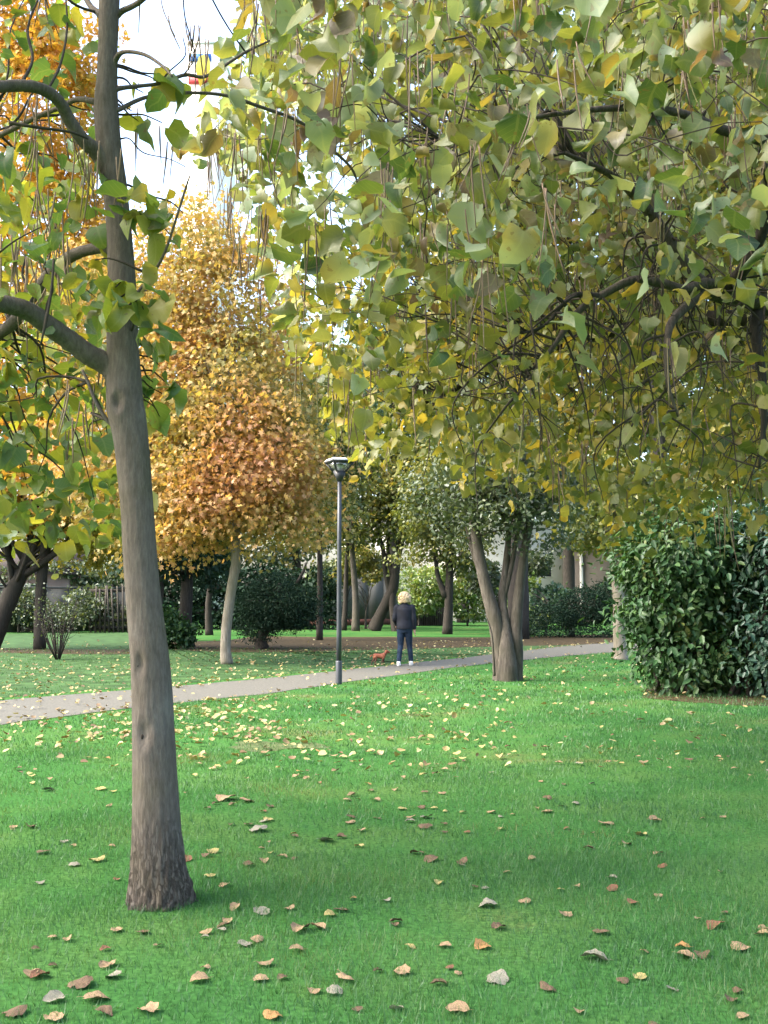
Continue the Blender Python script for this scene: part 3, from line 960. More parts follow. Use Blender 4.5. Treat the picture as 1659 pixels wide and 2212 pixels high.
# far canopy trees closing the gap to the sky
far = [
    (845, 1345, 'tall bluish green tree far behind the lamp post', 760, [(800, 900, 0, 120, 120, 130), (880, 800, 0, 120, 120, 140), (770, 800, 0, 60, 80, 90)], 11000, .3, 'blue_green'),
    (1000, 1345, 'tall mid green tree far behind the many-stemmed tree', 760, [(1000, 960, 0, 140, 140, 120), (1050, 820, 0, 150, 140, 150), (960, 700, 0, 110, 120, 110)], 17000, .36, 'green_tree'),
    (1230, 1350, 'tall yellow-green tree far behind the hanging branches', 600, [(1200, 1000, 0, 150, 140, 110), (1260, 830, 0, 170, 150, 160), (1180, 680, 0, 140, 140, 120), (1290, 1130, 0, 90, 90, 60)], 20000, .36, 'yellow_tree'),
    (1460, 1350, 'tall green tree far behind the laurel bush', 560, [(1440, 1000, 0, 160, 140, 130), (1500, 820, 0, 170, 150, 160), (1450, 640, 0, 150, 140, 130), (1390, 540, 0, 100, 100, 80)], 20000, .36, 'green_tree'),
    (1680, 1350, 'tall olive tree far behind at the right edge', 420, [(1640, 980, 0, 150, 140, 150), (1700, 740, 0, 180, 150, 180), (1640, 520, 0, 150, 140, 140), (1620, 300, 0, 130, 140, 130)], 20000, .36, 'olive_tree'),
    (1120, 1380, 'very tall yellowing tree behind the upper middle of the hanging branches', 200, [(1080, 560, 0, 150, 140, 170), (1120, 300, 0, 160, 140, 170), (1050, 60, 0, 150, 140, 170), (960, 430, 0, 90, 100, 90)], 19000, .30, 'yellow_tree'),
    (1420, 1380, 'very tall olive tree behind the upper right of the hanging branches', 200, [(1400, 440, 0, 160, 140, 170), (1350, 200, 0, 170, 140, 180), (1420, -40, 0, 170, 140, 160)], 19000, .30, 'olive_tree'),
    (1640, 1380, 'very tall yellow-green tree behind the top right corner', 200, [(1600, 300, 0, 150, 140, 200), (1620, 30, 0, 170, 140, 180), (1560, 620, 0, 120, 120, 130), (1620, 950, 0, 130, 120, 130)], 19000, .30, 'yellow_tree'),
    (640, 1345, 'dense dark green tree far behind the yew', 1000, [(560, 1150, 0, 130, 120, 90), (660, 1130, 0, 90, 100, 70), (430, 1160, 0, 110, 110, 80)], 8000, .28, 'grey_green'),
    (690, 1383, 'bushy green tree between the yellow and orange maple and the lamp post, further back', 850, [(650, 900, 0, 80, 80, 90), (690, 1050, 0, 75, 80, 90), (620, 760, 0, 55, 70, 90), (720, 960, 0, 60, 70, 80), (640, 1140, 0, 70, 70, 40)], 14000, .17, 'olive_tree'),
    (400, 1345, 'tall dull green tree far behind the yellow and orange maple', 760, [(400, 1000, 0, 150, 140, 150), (480, 850, 0, 120, 120, 150), (560, 1000, 0, 110, 110, 150), (380, 800, 0, 90, 110, 110)], 16000, .32, 'olive_tree'),
    (240, 1345, 'green tree far behind the low wall at left', 1000, [(230, 1190, 0, 100, 100, 60), (180, 1130, 0, 120, 120, 90), (300, 1120, 0, 90, 90, 80)], 8000, .28, 'olive_tree'),
]
for (px, py, lab, top, cr, n_, sz, mt) in far:
    simple_tree(px, py, lab, top, cr, n_, sz, mt, 'park_tree', r0=.11 if 'bushy' in lab else .35, per=22, clump=1.0)

# --- many-stemmed tree in the middle lawn
b = G(1097, 1470)
Y3 = b[1]
mst = thing('multi_stem_tree', 'grey tree whose trunk splits into several stems, on the lawn right of the path', 'tree', b)
mb = MB()
stem = lambda pts, rr, seg=14: mb.tube([P(x, y, Y3 + dy) for (x, y, dy) in pts], np.array(rr) * s_at(Y3), seg, 6, wob=0.02)
stem([(1085, 1474, 0), (1083, 1440, 0), (1080, 1400, 0), (1070, 1340, 0), (1050, 1270, 0), (1035, 1200, 0), (1022, 1120, 0), (1012, 1040, 0)], [21, 19, 17.5, 16, 13, 12, 10, 5])
stem([(1110, 1474, .05), (1112, 1440, .05), (1114, 1400, .05), (1114, 1350, .05), (1122, 1270, .1), (1133, 1190, .1), (1150, 1110, .1), (1175, 1020, .1)], [20, 18, 16, 14, 11, 9, 7, 3])
stem([(1097, 1474, -.1), (1096, 1440, -.12), (1094, 1400, -.1), (1090, 1350, 0), (1085, 1290, .1), (1092, 1230, .2), (1098, 1150, .3), (1090, 1050, .3)], [23, 21, 17, 12, 9, 8, 6, 3])
stem([(1062, 1330, .1), (1040, 1240, .3), (1020, 1180, .4), (1000, 1100, .5)], [11, 9, 7, 3], 8)
stem([(1088, 1290, .1), (1105, 1220, .2), (1118, 1150, .3), (1130, 1060, .3)], [7, 6, 5, 2], 8)
stem([(1068, 1460, -.2), (1066, 1420, -.25), (1062, 1370, -.3), (1050, 1330, -.3)], [3, 2.5, 2, 1], 6)
mb.build('trunk', M['bark_mid'], mst, True)
tw = MB()
ells = [E(1090, 1010, Y3, 1.25, 1.3, .85), E(1010, 1060, Y3, .7, .9, .6), E(1180, 1040, Y3 + .3, .8, .9, .7), E(1080, 900, Y3, 1.1, 1.1, .8), E(1170, 1130, Y3 - .2, .75, .8, .55), E(1010, 1120, Y3 + .3, .65, .7, .6), E(1090, 1100, Y3 - .5, .9, .6, .5), E(940, 1070, Y3 + .4, .5, .6, .5)]
pos, out, cc = crown_positions(ells, 14000, .33, 20, .4)
for i in rng.choice(len(cc), 90, replace=False):
    a = P(rng.choice([1015, 1030, 1095, 1150, 1170]), 1100 + rng.uniform(-60, 60), Y3 + .1)
    limb_mesh(tw, a, cc[i], .022, .004, .05, 5)
tw.build('branches', M['bark_mid'], mst, True)
N = len(pos)
link('crown', leaf_mesh('crown', LANCE_V * np.array([1.3, 1]), LANCE_T, pos, norm(rand_dirs(N) + (0, 0, -.3)), rand_dirs(N, .5), .10 * rng.uniform(.6, 1.3, N), rng.uniform(0, .5, N), rng.uniform(-.3, .8, N)), M['grey_green'], mst)

# --- pale trunk at right
b = G(1341, 1425)
Y4 = b[1]
tr = [b, P(1341, 1412, Y4), P(1337, 1370, Y4), P(1338, 1310, Y4), P(1332, 1260, Y4), P(1325, 1180, Y4), P(1320, 1080, Y4)]
bg_tree('pale_trunk_tree', 'tree with a pale stout trunk standing left of the laurel bush', tr, [.21, .17, .155, .165, .13, .10, .05],
        [E(1330, 1130, Y4, 1.2, 1.3, .7), E(1300, 1050, Y4 + .5, 1.5, 1.5, .9), E(1400, 1080, Y4 + .5, 1.3, 1.3, .9), E(1260, 1160, Y4 + .6, .7, .8, .4)], 9000, .13, M['olive_tree'], M['bark_pale'], .4, 24, 'diam')

# --- laurel bushes on the right
def bush(label, base, ells, n, size, mat, nstem=16):
    t = thing('laurel_bush', label, 'bush', base)
    mb = MB()
    pos, out, cc = crown_positions(ells, n, .36, 14, .6)
    for i in rng.choice(len(cc), nstem, replace=False):
        limb_mesh(mb, base + np.array([rng.normal(0, .2), rng.normal(0, .2), 0]), cc[i], .04, .008, .05, 6)
    mb.build('stems', M['bark_dark'], t, True)
    N = len(pos)
    sh_ = rng.random(len(pos)) < .03
    pos[sh_] += out[sh_] * rng.uniform(.05, .28, sh_.sum())[:, None]
    d = norm(out * .7 + rand_dirs(N) * .8 + np.array([0, 0, -.35]))
    nn = norm(out * .6 + rand_dirs(N) * .5 + np.array([0, 0, .8]))
    me = leaf_mesh('foliage', LANCE_V * np.array([1.25, 1]), LANCE_T, pos, d, nn, size * rng.uniform(.6, 1.35, N), rng.uniform(.05, .5, N), rng.uniform(.1, .9, N))
    link('foliage', me, mat, t)
    return t


b1 = G(1500, 1505)
Yb = b1[1] + .8
b1[1] = Yb
bush('large dark green laurel bush at the right edge of the lawn', b1,
     [E(1480, 1200, Yb, 1.0, 1.0, .75), E(1450, 1300, Yb, .72, .9, .6), E(1500, 1400, Yb - .1, .75, .8, .5), E(1430, 1400, Yb - .1, .42, .6, .45), E(1480, 1470, Yb - .2, .5, .6, .2), E(1560, 1270, Yb + .2, .8, .8, .8), E(1570, 1420, Yb, .7, .7, .5), E(1400, 1230, Yb + .5, .5, .5, .4), E(1540, 1140, Yb + .4, .8, .8, .5), E(1390, 1350, Yb, .22, .4, .35)],
     15000, .135, M['laurel'])
b2 = G(1665, 1510)
Yc = b2[1] + .5
b2[1] = Yc
bush('bluish green laurel bush cut by the right edge of the photo', b2,
     [E(1680, 1200, Yc, .55, .8, .7), E(1670, 1350, Yc - .1, .55, .7, .7), E(1660, 1450, Yc - .2, .5, .6, .38), E(1760, 1300, Yc, .7, .8, 1.2), E(1700, 1090, Yc, .5, .6, .4)],
     10000, .12, M['laurel_blue'])

# ------------------------------------------------------------------ near catalpas
def in_poly(x, y, poly):
    poly = np.asarray(poly, float)
    ins = np.zeros(len(x), bool)
    j = len(poly) - 1
    for i in range(len(poly)):
        xi, yi = poly[i]
        xj, yj = poly[j]
        c = ((yi > y) != (yj > y)) & (x < (xj - xi) * (y - yi) / (yj - yi + 1e-12) + xi)
        ins ^= c
        j = i
    return ins


def catalpa_leaves(name, centres, mat, parent, per=(2, 6), size=(.11, .21), spread=.16, droop=.7):
    """leaf clusters: a few big heart leaves hanging from each twig end"""
    k = rng.integers(per[0], per[1], len(centres))
    idx = np.repeat(np.arange(len(centres)), k)
    N = len(idx)
    ang = rng.random(N) * 2 * np.pi
    rad = np.stack([np.cos(ang), np.sin(ang), np.zeros(N)], -1)
    pos = centres[idx] + rad * (spread * rng.random(N))[:, None] + np.stack([np.zeros(N), np.zeros(N), rng.normal(0, spread * .7, N)], -1)
    dz = np.where(rng.random(N) < .6, -rng.uniform(.5, 2.6, N), rng.uniform(-.5, .4, N)) * droop
    d = norm(rad + rng.standard_normal((N, 3)) * .35 + np.stack([np.zeros(N), np.zeros(N), dz], -1))
    n = norm(rad * .4 + rng.standard_normal((N, 3)) * .75 + np.array([0, -0.1, .7]))
    sz = rng.uniform(size[0], size[1], N) * np.where(rng.random(N) < .15, .6, 1)
    fold = rng.uniform(0.0, .8, N)
    curl = rng.uniform(-.5, 1.8, N)
    crumple = rng.random(N) < .2
    fold[crumple] = rng.uniform(.7, 1.2, crumple.sum())
    curl[crumple] = rng.uniform(1.2, 2.4, crumple.sum())
    V = HEART_V * np.array([.92, 1.0])
    me = leaf_mesh(name, V, HEART_T, pos, d, n, sz, fold, curl, uv=True, smooth=True, rag=.045)
    # petioles as thin strips are left to the twigs
    link(name, me, mat, parent)
    return pos


def pod_geom(top, L, r, sw):
    pts = [top, top + np.array([sw[0] * .25, sw[1] * .25, -L * .4]), top + np.array([sw[0], sw[1], -L])]
    m = MB()
    m.tube(pts, [r * .7, r, r * .45], 5, 3)
    return m


def hang_pods(parent, centres, nbig=100, mat=None, blen=(.22, .42)):
    """bundles of long thin seed pods; the nearest hundred are parts of their own"""
    pods = []
    for c in centres:
        for _ in range(rng.integers(1, 6)):
            o = c + rng.standard_normal(3) * np.array([.035, .035, .03])
            pods.append((o, rng.uniform(*blen), rng.uniform(.0038, .006), rng.normal(0, .05, 2)))
    pods.sort(key=lambda p: p[0][1])
    px, py = proj(np.array([p[0] for p in pods]))
    vis = (px > -10) & (px < 1669) & (py > -250) & (py < 1300)
    near = [p for p, v in zip(pods, vis) if v][:nbig]
    ids = {id(p) for p in near}
    for p in near:
        pod_geom(*p).build('seed_pod', mat, parent, True)
    rest = MB()
    for p in pods:
        if id(p) not in ids:
            m = pod_geom(*p)
            rest.add(np.vstack(m.v), np.vstack(m.q), np.vstack(m.t))
    if rest.n:
        o = rest.build('seed_pods', mat, parent, True)
        o['kind'] = 'stuff'


# ---- left foreground catalpa
YT = G(345, 1950)[1]
cl = [(1956, 345, 140), (1935, 345, 134), (1880, 341, 117), (1800, 338, 103), (1700, 335, 95), (1585, 331, 89), (1435, 324, 83), (1262, 307, 74), (1100, 296, 70), (960, 284, 74), (895, 274, 83), (860, 270, 79), (810, 268, 74), (760, 266, 70),
      (690, 264, 66), (600, 263, 60), (480, 256, 54), (400, 248, 54), (350, 240, 56), (300, 234, 55), (230, 229, 54), (170, 231, 46), (100, 233, 43), (0, 236, 46), (-150, 240, 40), (-400, 250, 30), (-700, 255, 16)]
st = s_at(YT)
pts, rad = spline(np.array([P(x, y, YT) for (y, x, wd) in cl]), np.array([wd * .5 * st for (y, x, wd) in cl]), 10)
pts[0][2] = -0.04
catl = thing('catalpa_tree', 'big grey-brown tree trunk in the left foreground with broad green leaves', 'tree', (pts[0][0], pts[0][1], 0))
seg = 72
nring = len(pts)
th = np.linspace(0, 2 * np.pi, seg, endpoint=False)
zz = pts[:, 2][:, None]
tt = th[None]
# root flare, bark ridges and dimples as real relief
flare = np.exp(-np.maximum(zz, 0) / .16)
rel = 1 + .012 * np.sin(3 * tt + zz * 1.3) + .010 * np.sin(7 * tt + 2.1 * np.sin(zz * 3.0)) + flare * (.05 * np.sin(5 * tt + .6) + .03 * np.sin(9 * tt))
grain = rng.standard_normal((nring, seg))
for _ in range(3):
    grain = (grain + np.roll(grain, 1, 0) + np.roll(grain, -1, 0)) / 3
rel = rel + grain * (.012 + .11 * np.exp(-np.maximum(zz, 0) / .2))
# knots: (px, py, size) pressed into the face towards the camera
kn = [(302, 1436, 9), (312, 1586, 13), (306, 862, 8), (252, 868, 10)]
R = rad[:, None] * rel
X = pts[:, 0][:, None] + R * np.cos(tt)
Yv = pts[:, 1][:, None] + R * np.sin(tt)
Zv = np.repeat(zz, seg, 1)
for (kx, ky, ks) in kn:
    kp = P(kx, ky, YT - .1)
    dd = np.sqrt((X - kp[0]) ** 2 + ((Zv - kp[2]) * .55) ** 2) / (ks * st)
    front = np.sin(tt) < -.1
    g = np.where(front, np.exp(-dd ** 2) * .024 - .5 * np.exp(-((dd - 1.7) / .5) ** 2) * .009, 0)
    Yv = Yv + g
v = np.stack([X, Yv, Zv], -1).reshape(-1, 3)
i = np.arange(nring - 1)[:, None] * seg
j = np.arange(seg)[None]
q = np.stack([i + j, i + (j + 1) % seg, i + seg + (j + 1) % seg, i + seg + j], -1).reshape(-1, 4)
def near_bark():
    m, nt, out = new_mat('cracked_bark')
    tc = nd(nt, 'ShaderNodeTexCoord')
    mp = nd(nt, 'ShaderNodeMapping')
    mp.inputs['Scale'].default_value = (1, 1, .22)
    nt.links.new(tc.outputs['Object'], mp.inputs['Vector'])
    fine = nd(nt, 'ShaderNodeTexNoise')
    fine.inputs['Scale'].default_value = 60
    fine.inputs['Detail'].default_value = 8
    fine.inputs['Roughness'].default_value = .7
    nt.links.new(mp.outputs[0], fine.inputs['Vector'])
    big = nd(nt, 'ShaderNodeTexNoise')
    big.inputs['Scale'].default_value = 3.2
    big.inputs['Detail'].default_value = 6
    nt.links.new(tc.outputs['Object'], big.inputs['Vector'])
    vo = nd(nt, 'ShaderNodeTexVoronoi', feature='DISTANCE_TO_EDGE')
    vo.inputs['Scale'].default_value = 52
    wv = nd(nt, 'ShaderNodeMixRGB', blend_type='ADD')
    wv.inputs[0].default_value = .06
    nt.links.new(mp.outputs[0], wv.inputs[1])
    nt.links.new(fine.outputs['Color'], wv.inputs[2])
    nt.links.new(wv.outputs[0], vo.inputs['Vector'])
    sx = nd(nt, 'ShaderNodeSeparateXYZ')
    nt.links.new(tc.outputs['Object'], sx.inputs[0])
    low = nd(nt, 'ShaderNodeMapRange')
    low.inputs[1].default_value, low.inputs[2].default_value, low.inputs[3].default_value, low.inputs[4].default_value = .08, .5, .9, .05
    nt.links.new(sx.outputs[2], low.inputs[0])
    crack = math_n(nt, 'MULTIPLY', math_n(nt, 'SUBTRACT', 1.0, math_n(nt, 'MULTIPLY', vo.outputs['Distance'], 7.0, True), True), low.outputs[0])
    r = ramp(nt, [(.3, (.058, .048, .04)), (.46, (.11, .092, .078)), (.6, (.165, .142, .12)), (.75, (.24, .212, .185))])
    nt.links.new(fine.outputs['Fac'], r.inputs['Fac'])
    r2 = ramp(nt, [(.32, (.075, .068, .04)), (.45, (.10, .086, .07)), (.6, (.115, .10, .09)), (.7, (.17, .16, .145))])
    nt.links.new(big.outputs['Fac'], r2.inputs['Fac'])
    mx = nd(nt, 'ShaderNodeMixRGB', blend_type='MIX')
    mx.inputs[0].default_value = .5
    nt.links.new(r.outputs[0], mx.inputs[1])
    nt.links.new(r2.outputs[0], mx.inputs[2])
    mc = nd(nt, 'ShaderNodeMixRGB', blend_type='MIX')
    nt.links.new(math_n(nt, 'MULTIPLY', crack, .42), mc.inputs[0])
    nt.links.new(mx.outputs[0], mc.inputs[1])
    mc.inputs[2].default_value = (.03, .024, .019, 1)
    b = nd(nt, 'ShaderNodeBsdfPrincipled')
    b.inputs['Roughness'].default_value = .95
    b.inputs['Specular IOR Level'].default_value = .15
    nt.links.new(mc.outputs[0], b.inputs['Base Color'])
    bp = nd(nt, 'ShaderNodeBump')
    bp.inputs['Strength'].default_value = .9
    bp.inputs['Distance'].default_value = .012
    nt.links.new(math_n(nt, 'SUBTRACT', fine.outputs['Fac'], crack), bp.inputs['Height'])
    nt.links.new(bp.outputs[0], b.inputs['Normal'])
    nt.links.new(b.outputs[0], out.inputs[0])
    return m


M['bark_near'] = near_bark()
trunk_o = link('trunk', make_mesh('trunk', v, [q], True), M['bark_near'], catl)
m_knot = solid_mat('knot_hole', (.022, .016, .012), .95, .3, 20)
for (kx, ky, ks) in kn[:2]:
    kp = P(kx + 3, ky + 2, YT)
    rr_ = np.interp(kp[2], pts[:, 2], rad)
    ax = np.interp(kp[2], pts[:, 2], pts[:, 0])
    yy = YT - math.sqrt(max(rr_ ** 2 - (kp[0] - ax) ** 2, 0)) + .022
    m_ = MB()
    m_.ell((kp[0], yy, kp[2]), (ks * st * .30, .012, ks * st * .55), None, 14, 8)
    m_.build('knot', m_knot, catl, True)


def limb(parent, pl, wd, dys, mat=None, nm='limb', seg_=12, wob=.025):
    m = MB()
    m.tube([P(x, y, YT + dy) for (x, y), dy in zip(pl, dys)], np.array(wd) * .5 * st, seg_, 7, wob=wob)
    return m.build(nm, mat or M['bark_near'], parent, True)


LB = [
    ([(275, 830), (235, 790), (190, 765), (150, 735), (100, 700), (60, 672), (0, 655), (-120, 640)], [62, 50, 46, 44, 42, 40, 38, 30], [0, 0, -.05, -.1, -.18, -.25, -.35, -.6]),
    ([(262, 545), (228, 535), (190, 540), (150, 556), (110, 590), (70, 640), (25, 700), (-60, 760)], [34, 26, 26, 27, 28, 28, 30, 24], [0, .05, .12, .2, .3, .4, .5, .7]),
    ([(240, 365), (215, 335), (178, 300), (150, 260), (130, 222), (100, 197), (60, 186), (0, 187), (-120, 200)], [52, 40, 30, 28, 26, 26, 25, 24, 18], [0, -.03, -.1, -.15, -.22, -.3, -.4, -.5, -.8]),
    ([(225, 225), (198, 218), (165, 215), (130, 232), (85, 250), (0, 292), (-80, 330)], [20, 14, 12, 11, 12, 13, 9], [0, 0, .1, .2, .3, .5, .7]),
    ([(238, 205), (255, 192), (300, 186), (345, 180), (400, 162), (440, 166), (480, 145), (532, 112), (600, 80)], [16, 11, 9, 8, 9, 8, 7, 7, 4], [0, 0, .1, .2, .3, .35, .5, .6, .8]),
    ([(240, 240), (258, 236), (310, 212), (380, 201), (480, 205), (560, 230), (650, 265), (720, 325), (760, 365), (775, 405)], [16, 11, 9, 8, 8, 9, 9, 8, 7, 5], [0, 0, .15, .3, .5, .7, .9, 1.1, 1.2, 1.3]),
    ([(236, 165), (252, 125), (270, 112), (312, 118), (350, 142), (372, 165)], [20, 13, 9, 8, 7, 4], [0, -.03, -.1, -.2, -.3, -.4]),
    ([(232, 45), (212, 28), (190, 5), (160, -60)], [24, 15, 13, 10], [0, 0, .1, .3]),
    ([(240, 45), (262, 25), (300, 5), (380, -60)], [22, 14, 12, 8], [0, 0, -.1, -.4]),
    ([(255, 925), (232, 908), (208, 870), (190, 825), (178, 800)], [14, 9, 8, 7, 6], [0, -.02, -.03, -.02, 0]),
    ([(290, 640), (330, 592), (356, 545), (375, 490), (400, 410), (410, 380)], [9, 7, 6, 5, 5, 3], [-.05, -.15, -.25, -.3, -.35, -.4]),
]
for a in LB:
    limb(catl, a[0], a[1], a[2])
tw = MB()


def twig(pl, wd, dys):
    tw.tube([P(x, y, YT + dy) for (x, y), dy in zip(pl, dys)], np.array(wd) * .5 * st, 6, 5, wob=.05)


twig([(116, 560), (112, 620), (100, 690), (88, 745)], [5, 6, 7, 4], [-.3, -.35, -.4, -.4])
twig([(345, 180), (365, 155), (400, 120), (395, 80)], [5, 4, 3, 2], [.2, .2, .2, .2])
twig([(530, 112), (500, 70), (470, 20), (440, -40)], [5, 4, 4, 4], [.6, .5, .4, .3])
twig([(395, 165), (420, 120), (400, 40), (395, -20)], [4, 3, 3, 3], [.3, .2, .1, 0])
twig([(258, 300), (280, 300), (310, 330), (370, 345), (430, 378)], [5, 3, 3, 2, 2], [0, 0, 0, 0, 0])
twig([(40, 190), (70, 130), (60, 60), (90, -20)], [8, 7, 6, 5], [-.4, -.3, -.2, 0])
twig([(100, 200), (130, 140), (145, 60), (140, -30)], [7, 6, 5, 4], [-.3, -.2, -.1, 0])
twig([(20, 265), (80, 275), (150, 285), (190, 300)], [8, 7, 6, 4], [-.4, -.4, -.3, -.2])
# leaf clusters
polyL = [(-220, -160), (218, -160), (205, 60), (190, 170), (205, 330), (222, 520), (235, 700), (232, 860), (250, 1000), (262, 1080), (245, 1165), (120, 1185), (0, 1175), (-220, 1190)]
N0 = 2600
yy = rng.uniform(4.4, 8.2, N0)
xx = rng.uniform(-220, 270, N0)
vv = rng.uniform(-160, 1190, N0)
ok = in_poly(xx, vv, polyL)
ok &= (yy > 4.9 + np.clip((vv - 500) / 700, 0, 1) * 1.4)
dn = np.where(vv < 140, .10, np.where(vv < 330, .04, np.where(vv < 560, .17, np.where(vv < 850, .27, .44))))
ok &= rng.random(N0) < dn
cen = np.array([P(a, b_, c) for a, b_, c in zip(xx[ok], vv[ok], yy[ok])])
spec = [(262, 432, -.3), (290, 445, -.35), (320, 440, -.3), (345, 438, -.3), (335, 470, -.25), (300, 470, -.2), (250, 620, -.35), (275, 635, -.4), (300, 640, -.42), (318, 628, -.4), (270, 672, -.35), (310, 668, -.35), (336, 690, -.3),
        (318, 738, .15), (330, 760, .2), (345, 790, .25), (330, 825, .3), (350, 850, .4), (365, 832, .4), (335, 880, .5), (315, 855, .3), (345, 900, .6),
        (285, 240, .1), (300, 262, .15), (345, 180, .2), (350, 265, 0.0), (375, 200, .3), (310, 200, .2), (395, 460, .2), (370, 510, .3)]
cs = np.array([P(a, b_, YT + c) for a, b_, c in spec])
allc = np.vstack([cen, cs])
catalpa_leaves('crown', cen, M['catalpa_left'], catl, (2, 6), (.08, .165), .16)
catalpa_leaves('crown', cs, M['catalpa_left'], catl, (2, 4), (.12, .18), .08)
# unseen leaf clusters added left of the frame and overhead to shade the near lawn
N1 = 1500
shade_ov = np.stack([rng.uniform(-8.5, -1.2, N1), rng.uniform(.2, 6.6, N1), rng.uniform(4.0, 7.2, N1)], -1)
pxo, pyo = proj(shade_ov)
shade_ov = shade_ov[(pxo < -60) | (pyo < -170)]
catalpa_leaves('crown', shade_ov[:560], M['catalpa_left'], catl, (3, 6), (.15, .24), .25)
lim_pts = np.vstack([np.array([P(x, y, YT + dy) for (x, y), dy in zip(a[0], a[2])]) for a in LB])
for c in cen[rng.choice(len(cen), min(110, len(cen)), replace=False)]:
    dd = np.linalg.norm(lim_pts - c, axis=1) + rng.uniform(0, .4, len(lim_pts))
    k = np.argmin(dd)
    if dd[k] < 2.2:
        limb_mesh(tw, lim_pts[k], c + (0, 0, .05), .009, .0025, .10, 5, .14)
for c in cs[6:]:
    dd = np.abs(pts[:, 2] - c[2]) + rng.uniform(0, .25, len(pts))
    k = np.argmin(dd)
    limb_mesh(tw, pts[k], c, .008, .003, .08, 5, .1)
tw.build('twigs', M['twig'], catl, True)
pc = [P(rng.uniform(60, 190), rng.uniform(180, 620), YT + rng.uniform(-.3, 1.2)) for _ in range(24)]
pc += [P(rng.uniform(0, 240), rng.uniform(-60, 1000), rng.uniform(5.0, 7.5)) for _ in range(18)]
pc += [P(x, y, YT + .3) for x, y in [(395, 85), (350, 20), (445, 60), (285, 245), (360, 300), (420, 60), (330, -10)]]
hang_pods(catl, pc, 100, M['pod'], (.2, .38))

# ---- the big right catalpa, its trunk outside the picture
catr = thing('catalpa_tree', 'large spreading tree with broad yellowing leaves and long hanging pods filling the upper right', 'tree', (5.4, 9.6, 0))
mb = MB()
mb.tube([(5.4, 9.6, -.05), (5.35, 9.6, .3), (5.3, 9.55, 1.4), (5.2, 9.5, 2.6), (5.1, 9.4, 4.2), (5.0, 9.2, 6.0), (4.9, 9.0, 8.2)], [.38, .27, .23, .22, .18, .14, .05], 20, 6, wob=.02)
mb.build('trunk', M['bark'], catr, True)
RL = [
    ([np.array([5.2, 9.5, 2.7]), np.array([4.2, 9.0, 3.7]), P(1660, 655, 8.5), P(1590, 640, 8.4), P(1525, 622, 8.3), P(1490, 590, 8.25), P(1460, 545, 8.2), P(1405, 462, 8.1), P(1330, 385, 7.8), P(1220, 330, 7.4)],
     [.13, .11, .098, .085, .075, .062, .055, .045, .03, .015]),
    ([P(1600, 640, 8.4), P(1530, 612, 8.2), P(1480, 625, 8.1), P(1430, 612, 8.05), P(1370, 605, 8.0), P(1310, 632, 7.95), P(1250, 672, 7.9), P(1205, 735, 7.85), P(1165, 790, 7.8), P(1120, 850, 7.8)], [.05, .04, .038, .036, .034, .03, .026, .02, .014, .007]),
    ([P(1520, 625, 8.3), P(1490, 655, 8.1), P(1450, 698, 7.95), P(1440, 760, 7.85), P(1443, 830, 7.8), P(1465, 900, 7.8)], [.05, .04, .032, .024, .016, .008]),
    ([P(1640, 655, 8.5), P(1632, 720, 8.4), P(1645, 800, 8.3), P(1650, 900, 8.3), P(1640, 1010, 8.3)], [.06, .045, .034, .024, .010]),
    ([np.array([5.1, 9.4, 4.2]), np.array([3.6, 8.4, 5.0]), P(1560, 280, 7.4), P(1450, 240, 7.1), P(1300, 235, 6.8), P(1120, 260, 6.5), P(950, 300, 6.3)], [.08, .06, .036, .028, .02, .014, .006]),
    ([np.array([5.0, 9.2, 5.6]), np.array([3.4, 7.6, 6.2]), np.array([1.8, 6.2, 6.0]), np.array([.4, 5.0, 5.6]), np.array([-.5, 4.0, 5.2])], [.12, .09, .07, .04, .015]),
    ([np.array([5.2, 9.5, 3.4]), np.array([4.4, 10.6, 4.3]), np.array([2.9, 11.4, 4.5]), np.array([1.3, 11.6, 4.1]), np.array([.3, 11.6, 3.5])], [.12, .10, .075, .045, .015]),
    ([P(1300, 640, 7.95), P(1235, 640, 7.8), P(1180, 700, 7.7), P(1130, 720, 7.6)], [.026, .018, .012, .006]),
    ([P(1560, 632, 8.35), P(1620, 560, 8.0), P(1665, 430, 7.7), P(1640, 330, 7.4)], [.06, .05, .04, .02]),
]
for (pl, rr) in RL:
    m = MB()
    m.tube(pl, rr, 12, 7, wob=.03)
    m.build('limb', M['bark_dark'] if len(pl) in (5, 4) else M['bark'], catr, True)
lim = []
for (pl, rr) in RL:
    a, _ = spline(np.array([np.asarray(p, float) for p in pl]), np.array(rr), 5)
    lim.append(a)
lim = np.vstack(lim)
polyR = [(535, -260), (545, 60), (520, 150), (455, 240), (415, 300), (430, 345), (500, 360), (545, 430), (545, 520), (590, 600), (620, 690), (640, 760), (720, 890), (790, 1000), (860, 1000), (900, 950), (965, 960), (1000, 1000), (1015, 1040), (1100, 1010),
         (1180, 1090), (1210, 1110), (1320, 1170), (1400, 1150), (1440, 1160), (1500, 1130), (1590, 1120), (1660, 1160), (2000, 1120), (2000, -260)]
N0 = 9500
yy = (4.8 ** 3 + rng.random(N0) * (13.5 ** 3 - 4.8 ** 3)) ** (1 / 3)
xx = rng.uniform(410, 1950, N0)
vv = rng.uniform(-260, 1175, N0)
ok = in_poly(xx, vv, polyR)
floor_ = np.interp(yy, [4.6, 5.5, 6.5, 8, 9.5, 13], [430, 600, 740, 900, 1080, 1200])
ok &= vv < floor_ + 40 * rng.standard_normal(N0)
left = (xx < 820) & (vv > 250) & (vv < 620)
ok &= ~(left & (rng.random(N0) < .28))
ok &= ~((xx < 760) & (vv > 330) & (vv < 430) & (rng.random(N0) < .35))
win = (xx > 1160) & (xx < 1720) & (vv > 420) & (vv < 960)
ok &= ~(win & (yy < 8.7) & (rng.random(N0) < .70))
ok &= ~((yy < 7.2) & (rng.random(N0) < .30))
